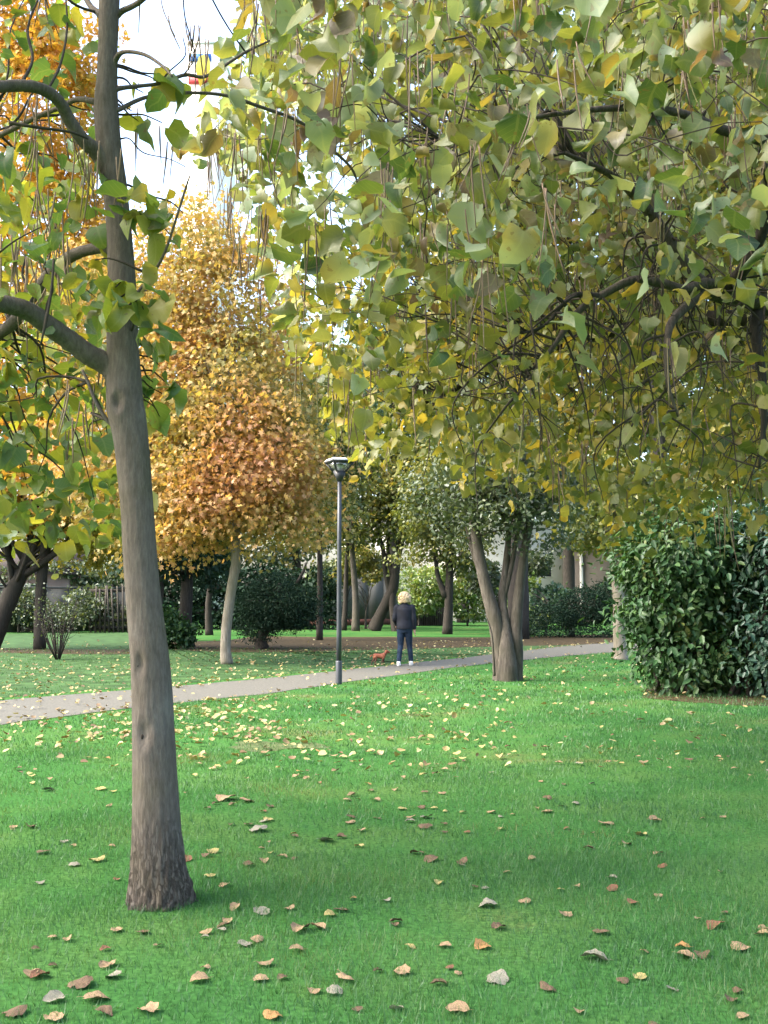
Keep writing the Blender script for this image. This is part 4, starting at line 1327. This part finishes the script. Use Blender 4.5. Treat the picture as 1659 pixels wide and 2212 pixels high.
cen = np.array([P(a, b_, c) for a, b_, c in zip(xx[ok], vv[ok], yy[ok])])
low = (vv[ok] > 600 + rng.normal(0, 90, ok.sum())) & (yy[ok] > 6.8)
nr = yy[ok] < 7.4
catalpa_leaves('crown', cen[~low & nr], M['catalpa'], catr, (2, 5), (.11, .215), .18)
catalpa_leaves('crown', cen[~low & ~nr], M['catalpa'], catr, (2, 5), (.08, .19), .18)
catalpa_leaves('crown', cen[low], M['catalpa_yellow'], catr, (2, 5), (.07, .165), .18)
# extra leaves out of view above and behind the camera, added as a shade blocker
N1 = 380
over = np.stack([rng.uniform(-3.0, 6.0, N1), rng.uniform(-5, 4.0, N1), rng.uniform(4.0, 6.6, N1)], -1)
_, pyo = proj(over)
over = over[(over[:, 1] < .5) | (pyo < -120)]
catalpa_leaves('crown', over, M['catalpa'], catr, (3, 6), (.16, .26), .3)
tw = MB()
for c in cen[rng.choice(len(cen), min(len(cen), 800), replace=False)]:
    dd = np.linalg.norm((lim - c) * np.array([1, .8, 1]), axis=1) + rng.uniform(0, .5, len(lim))
    k = np.argmin(dd)
    a = lim[k]
    L = np.linalg.norm(c - a)
    if L > 3.2:
        continue
    limb_mesh(tw, a, c + (0, 0, .04), min(.010, .003 + .0025 * L), .0018, .13, 5, .22)
# drooping side shoots seen dark against the far leaves
for k in rng.choice(len(lim), 85):
    a = lim[k]
    if not (-1 < a[0] < 3.6):
        continue
    p1 = a + np.array([rng.normal(0, .22), rng.normal(0, .22), rng.uniform(-.15, .1)])
    p2 = p1 + np.array([rng.normal(0, .18), rng.normal(0, .15), -rng.uniform(.2, .45)])
    p3 = p2 + np.array([rng.normal(0, .10), rng.normal(0, .10), -rng.uniform(.2, .5)])
    tw.tube([a, p1, p2, p3], [.011, .009, .006, .003], 6, 5, wob=.06)
    for _ in range(3):
        f = rng.uniform(.2, 1)
        q0 = p1 * (1 - f) + p2 * f
        q1 = q0 + np.array([rng.normal(0, .16), rng.normal(0, .12), -rng.uniform(.05, .3)])
        tw.tube([q0, (q0 + q1) / 2 + rng.standard_normal(3) * .03, q1], [.005, .004, .002], 5, 3)
tw.build('twigs', M['twig'], catr, True)
kk = rng.choice(len(cen), 520, replace=False)
nearc = cen[(cen[:, 1] < 8.5)]
nearc = nearc[rng.choice(len(nearc), min(len(nearc), 170), replace=False)] + np.array([0, -.22, -.05])
hang_pods(catr, np.vstack([cen[kk] + np.array([0, -.1, -.02]), nearc]), 100, M['pod'], (.24, .5))
edge = [(545, 60), (585, 100), (555, 180), (480, 330), (520, 380), (500, 430), (545, 470), (640, 560), (655, 640), (700, 900), (470, 420), (455, 360), (500, 470), (520, 520), (535, 560), (570, 640), (600, 700), (560, 330), (620, 420), (660, 500), (720, 820), (745, 900), (650, 800), (1010, 660), (1000, 640), (1560, 1130), (1590, 1110), (760, 840), (690, 740), (470, 340), (600, 300), (780, 200), (830, 150)]
m_ = [P(x, y - 40, rng.uniform(7, 9)) for x, y in edge]
catr2 = np.array(m_)
rest = MB()
for c in catr2:
    for _ in range(rng.integers(2, 6)):
        pm = pod_geom(c + rng.standard_normal(3) * .05, rng.uniform(.28, .5), .0045, rng.normal(0, .03, 2))
        rest.add(np.vstack(pm.v), np.vstack(pm.q), np.vstack(pm.t))
o = rest.build('seed_pods', M['pod'], catr, True)
o['kind'] = 'stuff'

# ------------------------------------------------------------------ lamp post
bL = G(732, 1478)
YL = bL[1]
sL = s_at(YL)
lamp = thing('lamp_post', 'slim dark grey lamp post with flat-topped tapered glass lantern beside the path', 'lamp post', bL)
m_pole = solid_mat('grey_painted_steel', (.035, .042, .052), .42, .12, 5, metal=.2, spec=.5)
m_dark = solid_mat('dark_lantern_metal', (.03, .032, .036), .45, .1, 8, metal=.2)
m_cap = solid_mat('pale_lantern_cap', (.55, .58, .62), .35, .08, 8, spec=.6)
top_z = P(728, 1035, YL)[2]
mb = MB()
z1 = .42
mb.tube([bL + (0, 0, z1), bL + (0, 0, 1.5), (bL[0], bL[1], top_z - .02)], [5.6 * sL, 5.2 * sL, 4.4 * sL], 20, 2)
mb.build('pole', m_pole, lamp, True)
mb = MB()
mb.tube([bL + (0, 0, -.02), bL + (0, 0, .02), bL + (0, 0, z1 - .02), bL + (0, 0, z1)], [7.2 * sL, 6.9 * sL, 6.9 * sL, 6.0 * sL], 20, 1)
mb.build('base_sleeve', m_pole, lamp, True)


def frustum(m, c, r0, r1, z0, z1, k=4, rot=.0):
    th = np.arange(k) * 2 * np.pi / k + rot
    rg = lambda r, z: np.stack([c[0] + r * np.cos(th), c[1] + r * np.sin(th), np.full(k, z)], -1)
    m.loft([rg(r0, z0), rg(r1, z1)])


rot = math.radians(45 + 24)
zc0, zc1, zc2 = top_z - .04, P(728, 1018, YL)[2], P(728, 1000, YL)[2]
mb = MB()
frustum(mb, bL, 5.5 * sL, 14.5 * sL, zc0, zc1, 16)
mb.build('collar', m_dark, lamp)
mg, ng, og = new_mat('lantern_glass')
gb = nd(ng, 'ShaderNodeBsdfGlossy')
gb.inputs['Roughness'].default_value = .12
gt = nd(ng, 'ShaderNodeBsdfTransparent')
gt.inputs['Color'].default_value = (.86, .9, .88, 1)
gd = nd(ng, 'ShaderNodeBsdfTranslucent')
gd.inputs['Color'].default_value = (.6, .64, .6, 1)
x1 = nd(ng, 'ShaderNodeMixShader')
x1.inputs[0].default_value = .35
ng.links.new(gt.outputs[0], x1.inputs[1])
ng.links.new(gd.outputs[0], x1.inputs[2])
x2 = nd(ng, 'ShaderNodeMixShader')
x2.inputs[0].default_value = .18
ng.links.new(x1.outputs[0], x2.inputs[1])
ng.links.new(gb.outputs[0], x2.inputs[2])
ng.links.new(x2.outputs[0], og.inputs[0])
rt = 27 * sL * 1.18
rb = 13 * sL * 1.1
mb = MB()
frustum(mb, bL, rb, rt, zc1 + .004, zc2 - .004, 4, rot)
mb.build('glass', mg, lamp)
for k in range(4):
    a = rot + k * math.pi / 2
    p0 = np.array([bL[0] + math.cos(a) * rb * 1.01, bL[1] + math.sin(a) * rb * 1.01, zc1 - .01])
    p1 = np.array([bL[0] + math.cos(a) * rt * 1.01, bL[1] + math.sin(a) * rt * 1.01, zc2])
    mb = MB()
    mb.tube([p0, p1], [.017, .017], 8, 1)
    mb.build('rib', m_dark, lamp)
mb = MB()
mb.tube([(bL[0], bL[1], zc1 + .01), (bL[0], bL[1], zc1 + .12)], [.05, .05], 12, 1)
mb.build('bulb_holder', m_cap, lamp)
mb = MB()
frustum(mb, bL, rt * 1.14, rt * 1.16, zc2 + .002, zc2 + .03, 4, rot)
mb.build('cap_frame', m_dark, lamp)
mb = MB()
frustum(mb, bL, rt * 1.19, rt * .96, zc2 + .032, zc2 + .075, 4, rot)
mb.build('cap', m_cap, lamp)


# ------------------------------------------------------------------ person and dog
def remesh(mb, vox, smooth=2):
    """fuse overlapping closed shapes into one continuous skin"""
    me = mb.mesh('tmp')
    o = bpy.data.objects.new('tmp', me)
    COL.objects.link(o)
    r = o.modifiers.new('r', 'REMESH')
    r.mode = 'VOXEL'
    r.voxel_size = vox
    s = o.modifiers.new('s', 'SMOOTH')
    s.factor = .5
    s.iterations = smooth
    dg = bpy.context.evaluated_depsgraph_get()
    dg.update()
    out = bpy.data.meshes.new_from_object(o.evaluated_get(dg))
    bpy.data.objects.remove(o)
    out.polygons.foreach_set('use_smooth', np.ones(len(out.polygons), dtype=bool))
    return out


def ering(c, rx, ry, k=18, ang=0.0):
    u = np.linspace(0, 2 * np.pi, k, endpoint=False)
    x, y = np.cos(u) * rx, np.sin(u) * ry
    return np.stack([c[0] + x * math.cos(ang) - y * math.sin(ang), c[1] + x * math.sin(ang) + y * math.cos(ang), np.full(k, c[2])], -1)


# local frame: x right, y forward (away from the camera), z up
bP = G(874, 1439)
person = thing('person', 'person with curly blond hair in a dark jacket walking away on the path', 'person', bP)
person.rotation_euler = (0, 0, math.radians(-6))
lf, rf = np.array([-.125, -.08, 0]), np.array([.14, .14, 0])     # feet
hipL, hipR = np.array([-.085, .0, .86]), np.array([.085, .0, .86])
knL, knR = np.array([-.095, .03, .47]), np.array([.105, .10, .47])
anL, anR = lf + (0, -.02, .09), rf + (0, -.03, .09)
shL, shR = np.array([-.175, 0, 1.34]), np.array([.175, 0, 1.34])
elR, wrR = np.array([.215, -.02, 1.08]), np.array([.225, .03, .84])
elL, wrL = np.array([-.225, -.01, 1.08]), np.array([-.19, .17, .93])


def hand(m, wr, dirv, side):
    dirv = norm(np.asarray(dirv, float))
    sd = norm(np.cross(dirv, [0, 0, 1.0]) if abs(dirv[2]) < .9 else np.array([0, 1.0, 0]))
    th_ = norm(np.cross(dirv, sd))
    m.tube([wr - dirv * .02, wr + dirv * .03, wr + dirv * .085], [.024, .030, .028], 10, 2)
    for k, L in enumerate((.062, .072, .068, .052)):
        o = wr + dirv * .08 + sd * (k - 1.5) * .018
        m.tube([o, o + dirv * L * .5 + th_ * .006 * side, o + dirv * L * .85 + th_ * .022 * side, o + dirv * L * .95 + th_ * .036 * side], [.0095, .009, .008, .006], 7, 2)
    o = wr + dirv * .03 + sd * -.026
    m.tube([o, o + dirv * .03 - sd * .016, o + dirv * .06 - sd * .016 + th_ * .01 * side], [.012, .0105, .008], 7, 2)


mb = MB()
mb.loft([ering((0, .0, z), rx, ry) for z, rx, ry in [(.80, .13, .09), (.88, .165, .115), (.96, .16, .11), (1.06, .135, .095), (1.18, .145, .105), (1.28, .17, .105), (1.36, .15, .085), (1.41, .06, .055)]])
mb.tube([(0, -.005, 1.36), (0, .005, 1.42), (0, .02, 1.50)], [.06, .052, .052], 12, 2)
# head with face on the far (forward) side
mb.ell((0, .025, 1.545), (.075, .095, .112), None, 18, 14)
mb.ell((0, .065, 1.475), (.045, .05, .045), None, 12, 8)
mb.tube([(0, .112, 1.565), (0, .128, 1.535), (0, .135, 1.52)], [.009, .012, .013], 8, 2)
for s in (-1, 1):
    mb.ell((s * .075, .02, 1.54), (.012, .022, .032), None, 8, 6)
    mb.ell((s * .03, .108, 1.556), (.013, .010, .009), None, 8, 6)
mb.ell((0, .118, 1.492), (.024, .010, .009), None, 8, 6)
for sh_, el_, wr_ in ((shL, elL, wrL), (shR, elR, wrR)):
    mb.tube([sh_ * .8 + np.array([0, 0, .27]) * 0 + np.array([0, 0, 1.34 * .2]), sh_, el_, wr_], [.055, .052, .040, .027], 12, 4)
hand(mb, wrR, (0.0, .15, -1), 1)
hand(mb, wrL, (.1, .75, -.5), 1)
for hp, kn_, an_, ft in ((hipL, knL, anL, lf), (hipR, knR, anR, rf)):
    mb.tube([hp, (hp + kn_) / 2, kn_, (kn_ + an_) / 2 + np.array([0, -.012, .03]), an_], [.085, .072, .052, .048, .033], 14, 4)
    mb.tube([ft + (0, -.05, .035), ft + (0, .05, .04), ft + (0, .15, .025)], [.034, .036, .026], 10, 3)
m_skin = solid_mat('skin', (.52, .30, .21), .55, .08, 12)
link('body', remesh(mb, .0075), m_skin, None).parent = person
# jeans
mb = MB()
mb.loft([ering((0, 0, z), rx, ry) for z, rx, ry in [(.76, .13, .095), (.84, .168, .122), (.92, .168, .12), (1.0, .155, .11)]])
for hp, kn_, an_ in ((hipL, knL, anL), (hipR, knR, anR)):
    mb.tube([hp, (hp + kn_) / 2, kn_, (kn_ + an_) / 2 + np.array([0, -.012, .03]), an_ + (0, 0, .015)], [.098, .086, .066, .062, .052], 16, 5)
link('trousers', remesh(mb, .010), solid_mat('dark_blue_denim', (.014, .026, .05), .85, .3, 14, spec=.2), None).parent = person
# jacket
mb = MB()
mb.loft([ering((0, -.005, z), rx, ry, 22) for z, rx, ry in [(.845, .186, .138), (.92, .188, .14), (1.05, .172, .128), (1.18, .182, .134), (1.29, .198, .13), (1.365, .165, .105), (1.415, .085, .08)]])
mb.tube([(0, 0, 1.38), (0, .005, 1.43), (0, .01, 1.465)], [.085, .082, .078], 16, 2)
for sh_, el_, wr_ in ((shL, elL, wrL), (shR, elR, wrR)):
    mb.tube([sh_ * .75 + np.array([0, 0, 1.34 * .25]), sh_ + (0, 0, -.01), (sh_ + el_) / 2, el_, wr_ * .5 + el_ * .5, wr_], [.07, .074, .066, .060, .054, .046], 16, 4)
link('jacket', remesh(mb, .011), solid_mat('dark_navy_quilt', (.007, .009, .017), .7, .35, 10, spec=.3, bump=.3), None).parent = person
# shoes
for ft in (lf, rf):
    mb = MB()
    mb.tube([ft + (0, -.085, .04), ft + (0, -.04, .045), ft + (0, .06, .042), ft + (0, .175, .03)], [.040, .047, .045, .032], 12, 4)
    mb.tube([ft + (0, -.05, .06), ft + (0, -.045, .11)], [.046, .042], 12, 1)
    v_ = np.vstack(mb.v)
    v_[:, 2] = np.maximum(v_[:, 2], .0)
    mb.v = [v_]
    so = mb.build('shoe', solid_mat('white_trainer', (.72, .72, .70), .6, .1, 10), person, True)
    so.matrix_parent_inverse.identity()
# hair: a mop of curls
mb = MB()
mb.ell((0, .0, 1.56), (.112, .118, .118), None, 16, 12)
for _ in range(150):
    a, e_ = rng.uniform(0, 2 * np.pi), rng.uniform(-.75, 1.5)
    dvec = np.array([math.cos(a) * math.cos(e_), math.sin(a) * math.cos(e_), math.sin(e_)])
    if dvec[1] > .55 and dvec[2] < .55:
        continue
    c = np.array([0, 0.0, 1.555]) + dvec * np.array([.130, .125, .122])
    mb.ell(c, (.030, .030, .032), None, 8, 6)
for a in np.linspace(math.pi * .95, math.pi * 2.05, 14):
    c = np.array([math.cos(a) * .125, math.sin(a) * .095 + .0, 1.475 + rng.uniform(-.02, .02)])
    mb.ell(c, (.034, .030, .034), None, 8, 6)
m_hair = solid_mat('blond_hair', (.46, .34, .20), .6, .55, 26, spec=.4, bump=.5)
link('hair', remesh(mb, .009, 1), m_hair, None).parent = person

# dog: x forward
bD = G(820, 1437)
dog = thing('dog', 'small reddish-brown dog walking on the path left of the person', 'dog', bD)
dog.rotation_euler = (0, 0, math.radians(12))
mb = MB()
mb.tube([(-.15, 0, .215), (-.10, 0, .222), (-.02, 0, .215), (.06, 0, .205), (.115, 0, .225)], [.040, .052, .052, .066, .050], 14, 4)
mb.tube([(.09, 0, .225), (.135, 0, .275), (.16, 0, .305)], [.050, .040, .036], 12, 3)
mb.ell((.175, 0, .318), (.042, .036, .036), None, 12, 8)
mb.tube([(.195, 0, .312), (.232, 0, .300), (.25, 0, .297)], [.024, .018, .013], 10, 2)
for s in (-1, 1):
    mb.tube([(.16, s * .026, .338), (.152, s * .044, .33), (.156, s * .050, .296)], [.014, .016, .008], 8, 2)
    f = .02 * s
    mb.tube([(.085, s * .038, .19), (.082 + f, s * .04, .115), (.078 + f * 1.6, s * .04, .06), (.083 + f * 2, s * .04, .012), (.105 + f * 2, s * .04, .010)], [.034, .020, .014, .013, .011], 10, 3)
    mb.tube([(-.125, s * .034, .20), (-.105 - f, s * .04, .135), (-.148 - f * 1.4, s * .04, .075), (-.142 - f * 1.8, s * .04, .012), (-.122 - f * 1.8, s * .04, .010)], [.042, .026, .014, .013, .011], 10, 3)
mb.tube([(-.175, 0, .235), (-.205, 0, .225), (-.225, 0, .18)], [.016, .012, .008], 8, 2)
md, ndt, od = new_mat('reddish_brown_fur')
tcd = nd(ndt, 'ShaderNodeTexCoord')
sxd = nd(ndt, 'ShaderNodeSeparateXYZ')
ndt.links.new(tcd.outputs['Object'], sxd.inputs[0])
nz = nd(ndt, 'ShaderNodeTexNoise')
nz.inputs['Scale'].default_value = 30
hz = math_n(ndt, 'ADD', math_n(ndt, 'MULTIPLY', sxd.outputs[2], 3.0), math_n(ndt, 'MULTIPLY', nz.outputs['Fac'], .25))
rd = ramp(ndt, [(.0, (.05, .025, .018)), (.55, (.09, .035, .02)), (.72, (.30, .10, .05)), (1.0, (.26, .085, .045))])
ndt.links.new(hz, rd.inputs['Fac'])
bd = nd(ndt, 'ShaderNodeBsdfPrincipled')
bd.inputs['Roughness'].default_value = .8
ndt.links.new(rd.outputs[0], bd.inputs['Base Color'])
ndt.links.new(bd.outputs[0], od.inputs[0])
link('body', remesh(mb, .005, 1), md, None).parent = dog
mb = MB()
mb.tube([(.122, -.02, .262), (.124, 0, .264)], [.047, .047], 14, 1)
cr = MB()
u = np.linspace(0, 2 * np.pi, 15)
cr.tube([np.array([.128, 0, .262]) + .047 * np.array([-.6 * math.cos(a), 1.0 * math.sin(a), .75 * math.cos(a)]) for a in u], [.006] * 15, 6, 1)
co = cr.build('collar', m_dark, dog)
co.matrix_parent_inverse.identity()

# ------------------------------------------------------------------ fallen leaves
LC = {'tan': (.255, .18, .105), 'brown': (.12, .08, .05), 'russet': (.17, .085, .05), 'yellow': (.29, .25, .10), 'pale': (.20, .19, .145), 'orange': (.30, .165, .065)}
LM = {}
for k, c in LC.items():
    LM[k] = solid_mat(k + '_dry_leaf', c, .8, .45, 26, spec=.2, bump=.4)
protos = []
for i in range(12):
    na, nb = 9, 11
    aa, bb2 = np.meshgrid(np.linspace(-1, 1, na), np.linspace(0, 1, nb), indexing='ij')
    wd_ = .50 * np.sin(np.pi * np.clip(bb2, .02, 1) ** .72) ** .75 * (1 + .08 * np.sin(bb2 * 17 + i))
    x_ = aa * wd_
    y_ = bb2 - .5 - .10 * np.abs(aa) * (bb2 < .25)
    roll, bend, fo = rng.uniform(.4, 2.6), rng.uniform(-1.0, 1.8), rng.uniform(0, .7)
    r_ = 1 / max(roll, .05)
    z_ = r_ * (1 - np.cos(x_ / r_ * 1.0)) * 1.0 + fo * np.abs(x_) * .6
    x2 = r_ * np.sin(x_ / r_)
    ph = rng.uniform(0, 6, 4)
    z_ = z_ + .05 * np.sin(6 * x_ + 5 * y_ + ph[0]) + .04 * np.sin(11 * y_ - 7 * x_ + ph[1]) + .03 * np.sin(16 * y_ + 13 * x_ + ph[2]) * np.abs(aa)
    kb = bend if abs(bend) > .1 else .1
    zb = (1 - np.cos(kb * y_)) / kb
    y2 = np.sin(kb * y_) / kb - zb * 0
    z_ = z_ * np.cos(kb * y_) + zb
    if i % 3 == 0:
        z_ = z_.max() - z_
    z_ = (z_ - z_.min()) * .62
    vv_ = np.stack([x2, y2, z_], -1).reshape(-1, 3)
    ii, jj_ = np.meshgrid(np.arange(na - 1), np.arange(nb - 1), indexing='ij')
    q_ = np.stack([ii * nb + jj_, (ii + 1) * nb + jj_, (ii + 1) * nb + jj_ + 1, ii * nb + jj_ + 1], -1).reshape(-1, 4)
    stalk = MB()
    stalk.add(vv_, q_)
    sp0 = vv_[(na // 2) * nb]
    stalk.tube([sp0, sp0 + (.02, -.15, .04), sp0 + (.05, -.32, .02)], [.014, .012, .010], 5, 2)
    protos.append(stalk.mesh('fallen_leaf', True))
pm = {}
for k in LC:
    pm[k] = []
    for me0 in protos:
        m = me0.copy()
        m.name = 'fallen_leaf'
        m.materials.clear()
        m.materials.append(LM[k])
        pm[k].append(m)
spots = [(178, 2129, 'brown', 62), (82, 2113, 'russet', 44), (242, 2113, 'pale', 36), (113, 2164, 'pale', 46), (211, 2162, 'tan', 58), (227, 2193, 'brown', 44), (316, 2187, 'tan', 52), (120, 2204, 'tan', 52),
         (36, 2191, 'brown', 54), (429, 2122, 'tan', 44), (442, 2096, 'tan', 26), (491, 1993, 'tan', 30), (444, 2018, 'tan', 28), (476, 2013, 'pale', 24), (311, 2018, 'brown', 34), (342, 2046, 'tan', 20), (565, 2120, 'tan', 34), (575, 2087, 'tan', 40),
         (553, 2035, 'tan', 42), (527, 2042, 'pale', 40), (567, 1975, 'pale', 44), (162, 1871, 'pale', 28), (84, 1911, 'pale', 22), (91, 1844, 'brown', 32), (253, 1902, 'russet', 16), (207, 1862, 'yellow', 38), (142, 1820, 'pale', 22), (65, 1789, 'brown', 34),
         (40, 1664, 'brown', 18), (64, 1676, 'yellow', 18), (102, 1709, 'pale', 28), (218, 1706, 'yellow', 28), (484, 1729, 'tan', 52), (530, 1733, 'tan', 40), (556, 1795, 'pale', 52), (498, 1784, 'brown', 18), (458, 1842, 'yellow', 28), (487, 1915, 'tan', 28), (451, 1896, 'yellow', 26),
         (748, 2120, 'tan', 52), (676, 2146, 'tan', 30), (723, 2149, 'pale', 38), (608, 2117, 'brown', 26), (639, 2055, 'tan', 34), (646, 2013, 'tan', 54), (690, 2009, 'tan', 40), (623, 1967, 'tan', 26), (734, 1969, 'brown', 36), (852, 1995, 'brown', 32),
         (836, 1949, 'pale', 28), (763, 1944, 'orange', 18), (883, 2049, 'yellow', 26), (1039, 2049, 'orange', 38), (1054, 1958, 'pale', 46), (1076, 2117, 'pale', 60), (945, 2129, 'brown', 38), (970, 2095, 'russet', 22), (985, 2187, 'tan', 50), (585, 2198, 'orange', 50),
         (898, 1846, 'brown', 34), (934, 1860, 'brown', 34), (774, 1831, 'yellow', 26), (705, 1818, 'pale', 38), (739, 1811, 'brown', 22), (999, 1873, 'pale', 16), (917, 1789, 'brown', 36), (1010, 1800, 'russet', 18), (956, 1716, 'tan', 20), (917, 1713, 'brown', 20),
         (796, 1696, 'orange', 16), (690, 1693, 'russet', 14), (723, 1671, 'tan', 22), (981, 1644, 'yellow', 20), (916, 1678, 'yellow', 20), (759, 1720, 'tan', 22), (779, 1796, 'tan', 22), (1280, 2074, 'pale', 60), (1544, 2005, 'russet', 46), (1650, 2022, 'tan', 30),
         (1603, 2052, 'tan', 44), (1484, 2070, 'tan', 42), (1518, 2069, 'brown', 38), (1219, 1978, 'tan', 32), (1365, 1953, 'russet', 30), (1321, 1924, 'russet', 30), (1324, 1899, 'pale', 22), (1211, 1925, 'yellow', 22), (1246, 1918, 'tan', 18), (1417, 1775, 'tan', 28),
         (1306, 1782, 'tan', 36), (1224, 1792, 'russet', 18), (1180, 1756, 'tan', 30), (1243, 1738, 'pale', 20), (1555, 1886, 'tan', 16), (1429, 1875, 'russet', 22), (1347, 2122, 'brown', 34), (1180, 2137, 'brown', 44), (1079, 2007, 'brown', 36), (1302, 2018, 'brown', 38),
         (1596, 2145, 'brown', 26), (1607, 2200, 'tan', 30), (1135, 1950, 'tan', 28), (1150, 1858, 'tan', 24), (1450, 2140, 'pale', 28), (1390, 2060, 'tan', 26), (1250, 2190, 'tan', 30), (860, 2185, 'pale', 34), (770, 2185, 'brown', 26), (1330, 1650, 'yellow', 14)]
named = {(748, 2120): 'largest curled tan leaf on the near grass, near the bottom centre of the photo', (1076, 2117): 'big greyish white curled leaf on the near grass, right of the bottom centre',
         (1280, 2074): 'long pale ribbed leaf lying flat on the near grass at lower right', (1544, 2005): 'large russet curled leaf on the near grass close to the right edge',
         (316, 2187): 'bright tan upright curled leaf at the bottom edge, below the big trunk', (985, 2187): 'crumpled tan leaf at the bottom edge, below the big greyish white leaf',
         (211, 2162): 'broad tan leaf with ragged rim at lower left', (178, 2129): 'brown folded leaf at lower left above a broad tan leaf', (113, 2164): 'whitish curled leaf near the bottom left corner',
         (556, 1795): 'long whitish leaf right of the big trunk on the lawn', (1054, 1958): 'rounded grey-white leaf on the middle lawn, right of centre', (253, 1902): 'small russet leaf just left of the foot of the big trunk',
         (763, 1944): 'small orange upright leaf alone on the middle lawn', (836, 1949): 'small pale upright leaf on the middle lawn beside an orange one', (585, 2198): 'orange tan leaf at the bottom edge, right of the big trunk'}
GROUP = 'fallen leaves on the lawn'
placed = []


def zone(x, y):
    side = 'left of the big trunk' if x < -1.13 * y / YT * (YT / 5.3) and y < 9 else 'right of the big trunk'
    if y < 4.9:
        return 'on the near shaded grass, ' + side
    if y < 8.0:
        return 'on the middle lawn, ' + side
    if y < 12.0:
        return 'on the bright strip of lawn, ' + side
    return 'on the grass near the path, ' + ('left of the lamp post' if x < -1.0 else 'right of the lamp post')


WORD = {'tan': 'dry tan leaf', 'brown': 'dark brown curled leaf', 'russet': 'russet fallen leaf', 'yellow': 'yellow fallen leaf', 'pale': 'whitish fallen leaf', 'orange': 'orange fallen leaf'}


def drop(x, y, colr, size, label=None):
    o = bpy.data.objects.new('fallen_leaf', random.choice(pm[colr]))
    COL.objects.link(o)
    o.location = (x, y, .008 if y < 9 else .02)
    o.rotation_euler = (rng.normal(0, .12), rng.normal(0, .12), rng.uniform(0, 6.28))
    o.scale = (size * rng.uniform(.75, 1.1), size, size * rng.uniform(.7, 1.0))
    tag(o, label or (WORD[colr] + ' ' + zone(x, y)), 'leaf', GROUP)
    placed.append(o)


for (px, py, colr, wpx) in spots:
    g = G(px, py)
    drop(g[0], g[1], colr, wpx * s_at(g[1]) * .92, named.get((px, py)))
n_left = 300 - len(spots)
cand = []
while len(cand) < n_left:
    y = math.sqrt(rng.uniform(3.8 ** 2, 11.5 ** 2))
    x = rng.uniform(-.36, .36) * y
    for _ in range(int(rng.choice([1, 1, 2, 3, 5]))):
        if len(cand) < n_left:
            cand.append((x + rng.normal(0, .16), y + rng.normal(0, .2)))
for (x, y) in cand:
    colr = rng.choice(['tan', 'brown', 'russet', 'yellow', 'pale', 'orange'], p=[.38, .26, .08, .17, .08, .03])
    drop(x, y, colr, rng.uniform(.035, .075))
# the rest, small in the picture, as leaf litter
LN = 650
y = np.concatenate([np.sqrt(rng.uniform(9.5 ** 2, 24 ** 2, LN)), rng.uniform(11.0, 16.5, 420), rng.uniform(24, 40, 500), rng.uniform(9.5, 17, 260)])
x = np.concatenate([rng.uniform(-.40, .40, LN) * y[:LN], rng.uniform(-.38, -.10, 420) * y[LN:LN + 420], rng.uniform(-.4, .3, 500) * y[LN + 420:LN + 920], rng.uniform(-.25, .12, 260) * y[LN + 920:]])
inp = near_path(x, y, -.25)
keep = ~inp | (rng.random(len(x)) < np.where(x < -3, .5, .14))
x, y = x[keep], y[keep]
# path edges collect leaves
t = rng.uniform(0, len(pa) - 1, 420).astype(int)
rx_ = rng.uniform(-11, 4, 850)
ry_ = np.interp(rx_, pa[:, 0], pa[:, 1]) + rng.random(850) ** 1.3 * 11
x, y = np.concatenate([x, rx_]), np.concatenate([y, ry_])
t2 = rng.uniform(0, len(pa) - 1, 260).astype(int)
e2 = pa[t2] + np.abs(rng.normal(0, .22, (260, 2))) * np.array([1, -1])
x, y = np.concatenate([x, e2[:, 0]]), np.concatenate([y, e2[:, 1]])
ed = np.where(rng.random(420)[:, None] < .6, pa[t], pb[t]) + rng.normal(0, .16, (420, 2))
x, y = np.concatenate([x, ed[:, 0]]), np.concatenate([y, ed[:, 1]])
ok = (y > 9) & (y < 45) & (np.abs(x) < .42 * y)
x, y = x[ok], y[ok]
N = len(x)
pos = np.stack([x, y, np.full(N, .035)], -1)
m_lit = leaf_mat('leaf_litter', [(0.0, (.12, .07, .04)), (.3, (.21, .16, .085)), (.55, (.28, .245, .095)), (.8, (.31, .30, .15)), (1.0, (.34, .19, .06))], scale=.5, mixr=.85, trans=.1, gloss=.03)
me = leaf_mesh('leaf_litter', HEART_V, HEART_T, pos, rand_dirs(N) * np.array([1, 1, .15]), rand_dirs(N) * .35 + np.array([0, -.1, 1.0]), rng.uniform(.035, .085, N), rng.uniform(.1, .6, N), rng.uniform(-1.2, 1.2, N))
lt = link('leaf_litter', me, m_lit)
tag(lt, 'many small yellow and tan fallen leaves on the far lawn and path edges', 'leaf litter', kind='stuff')
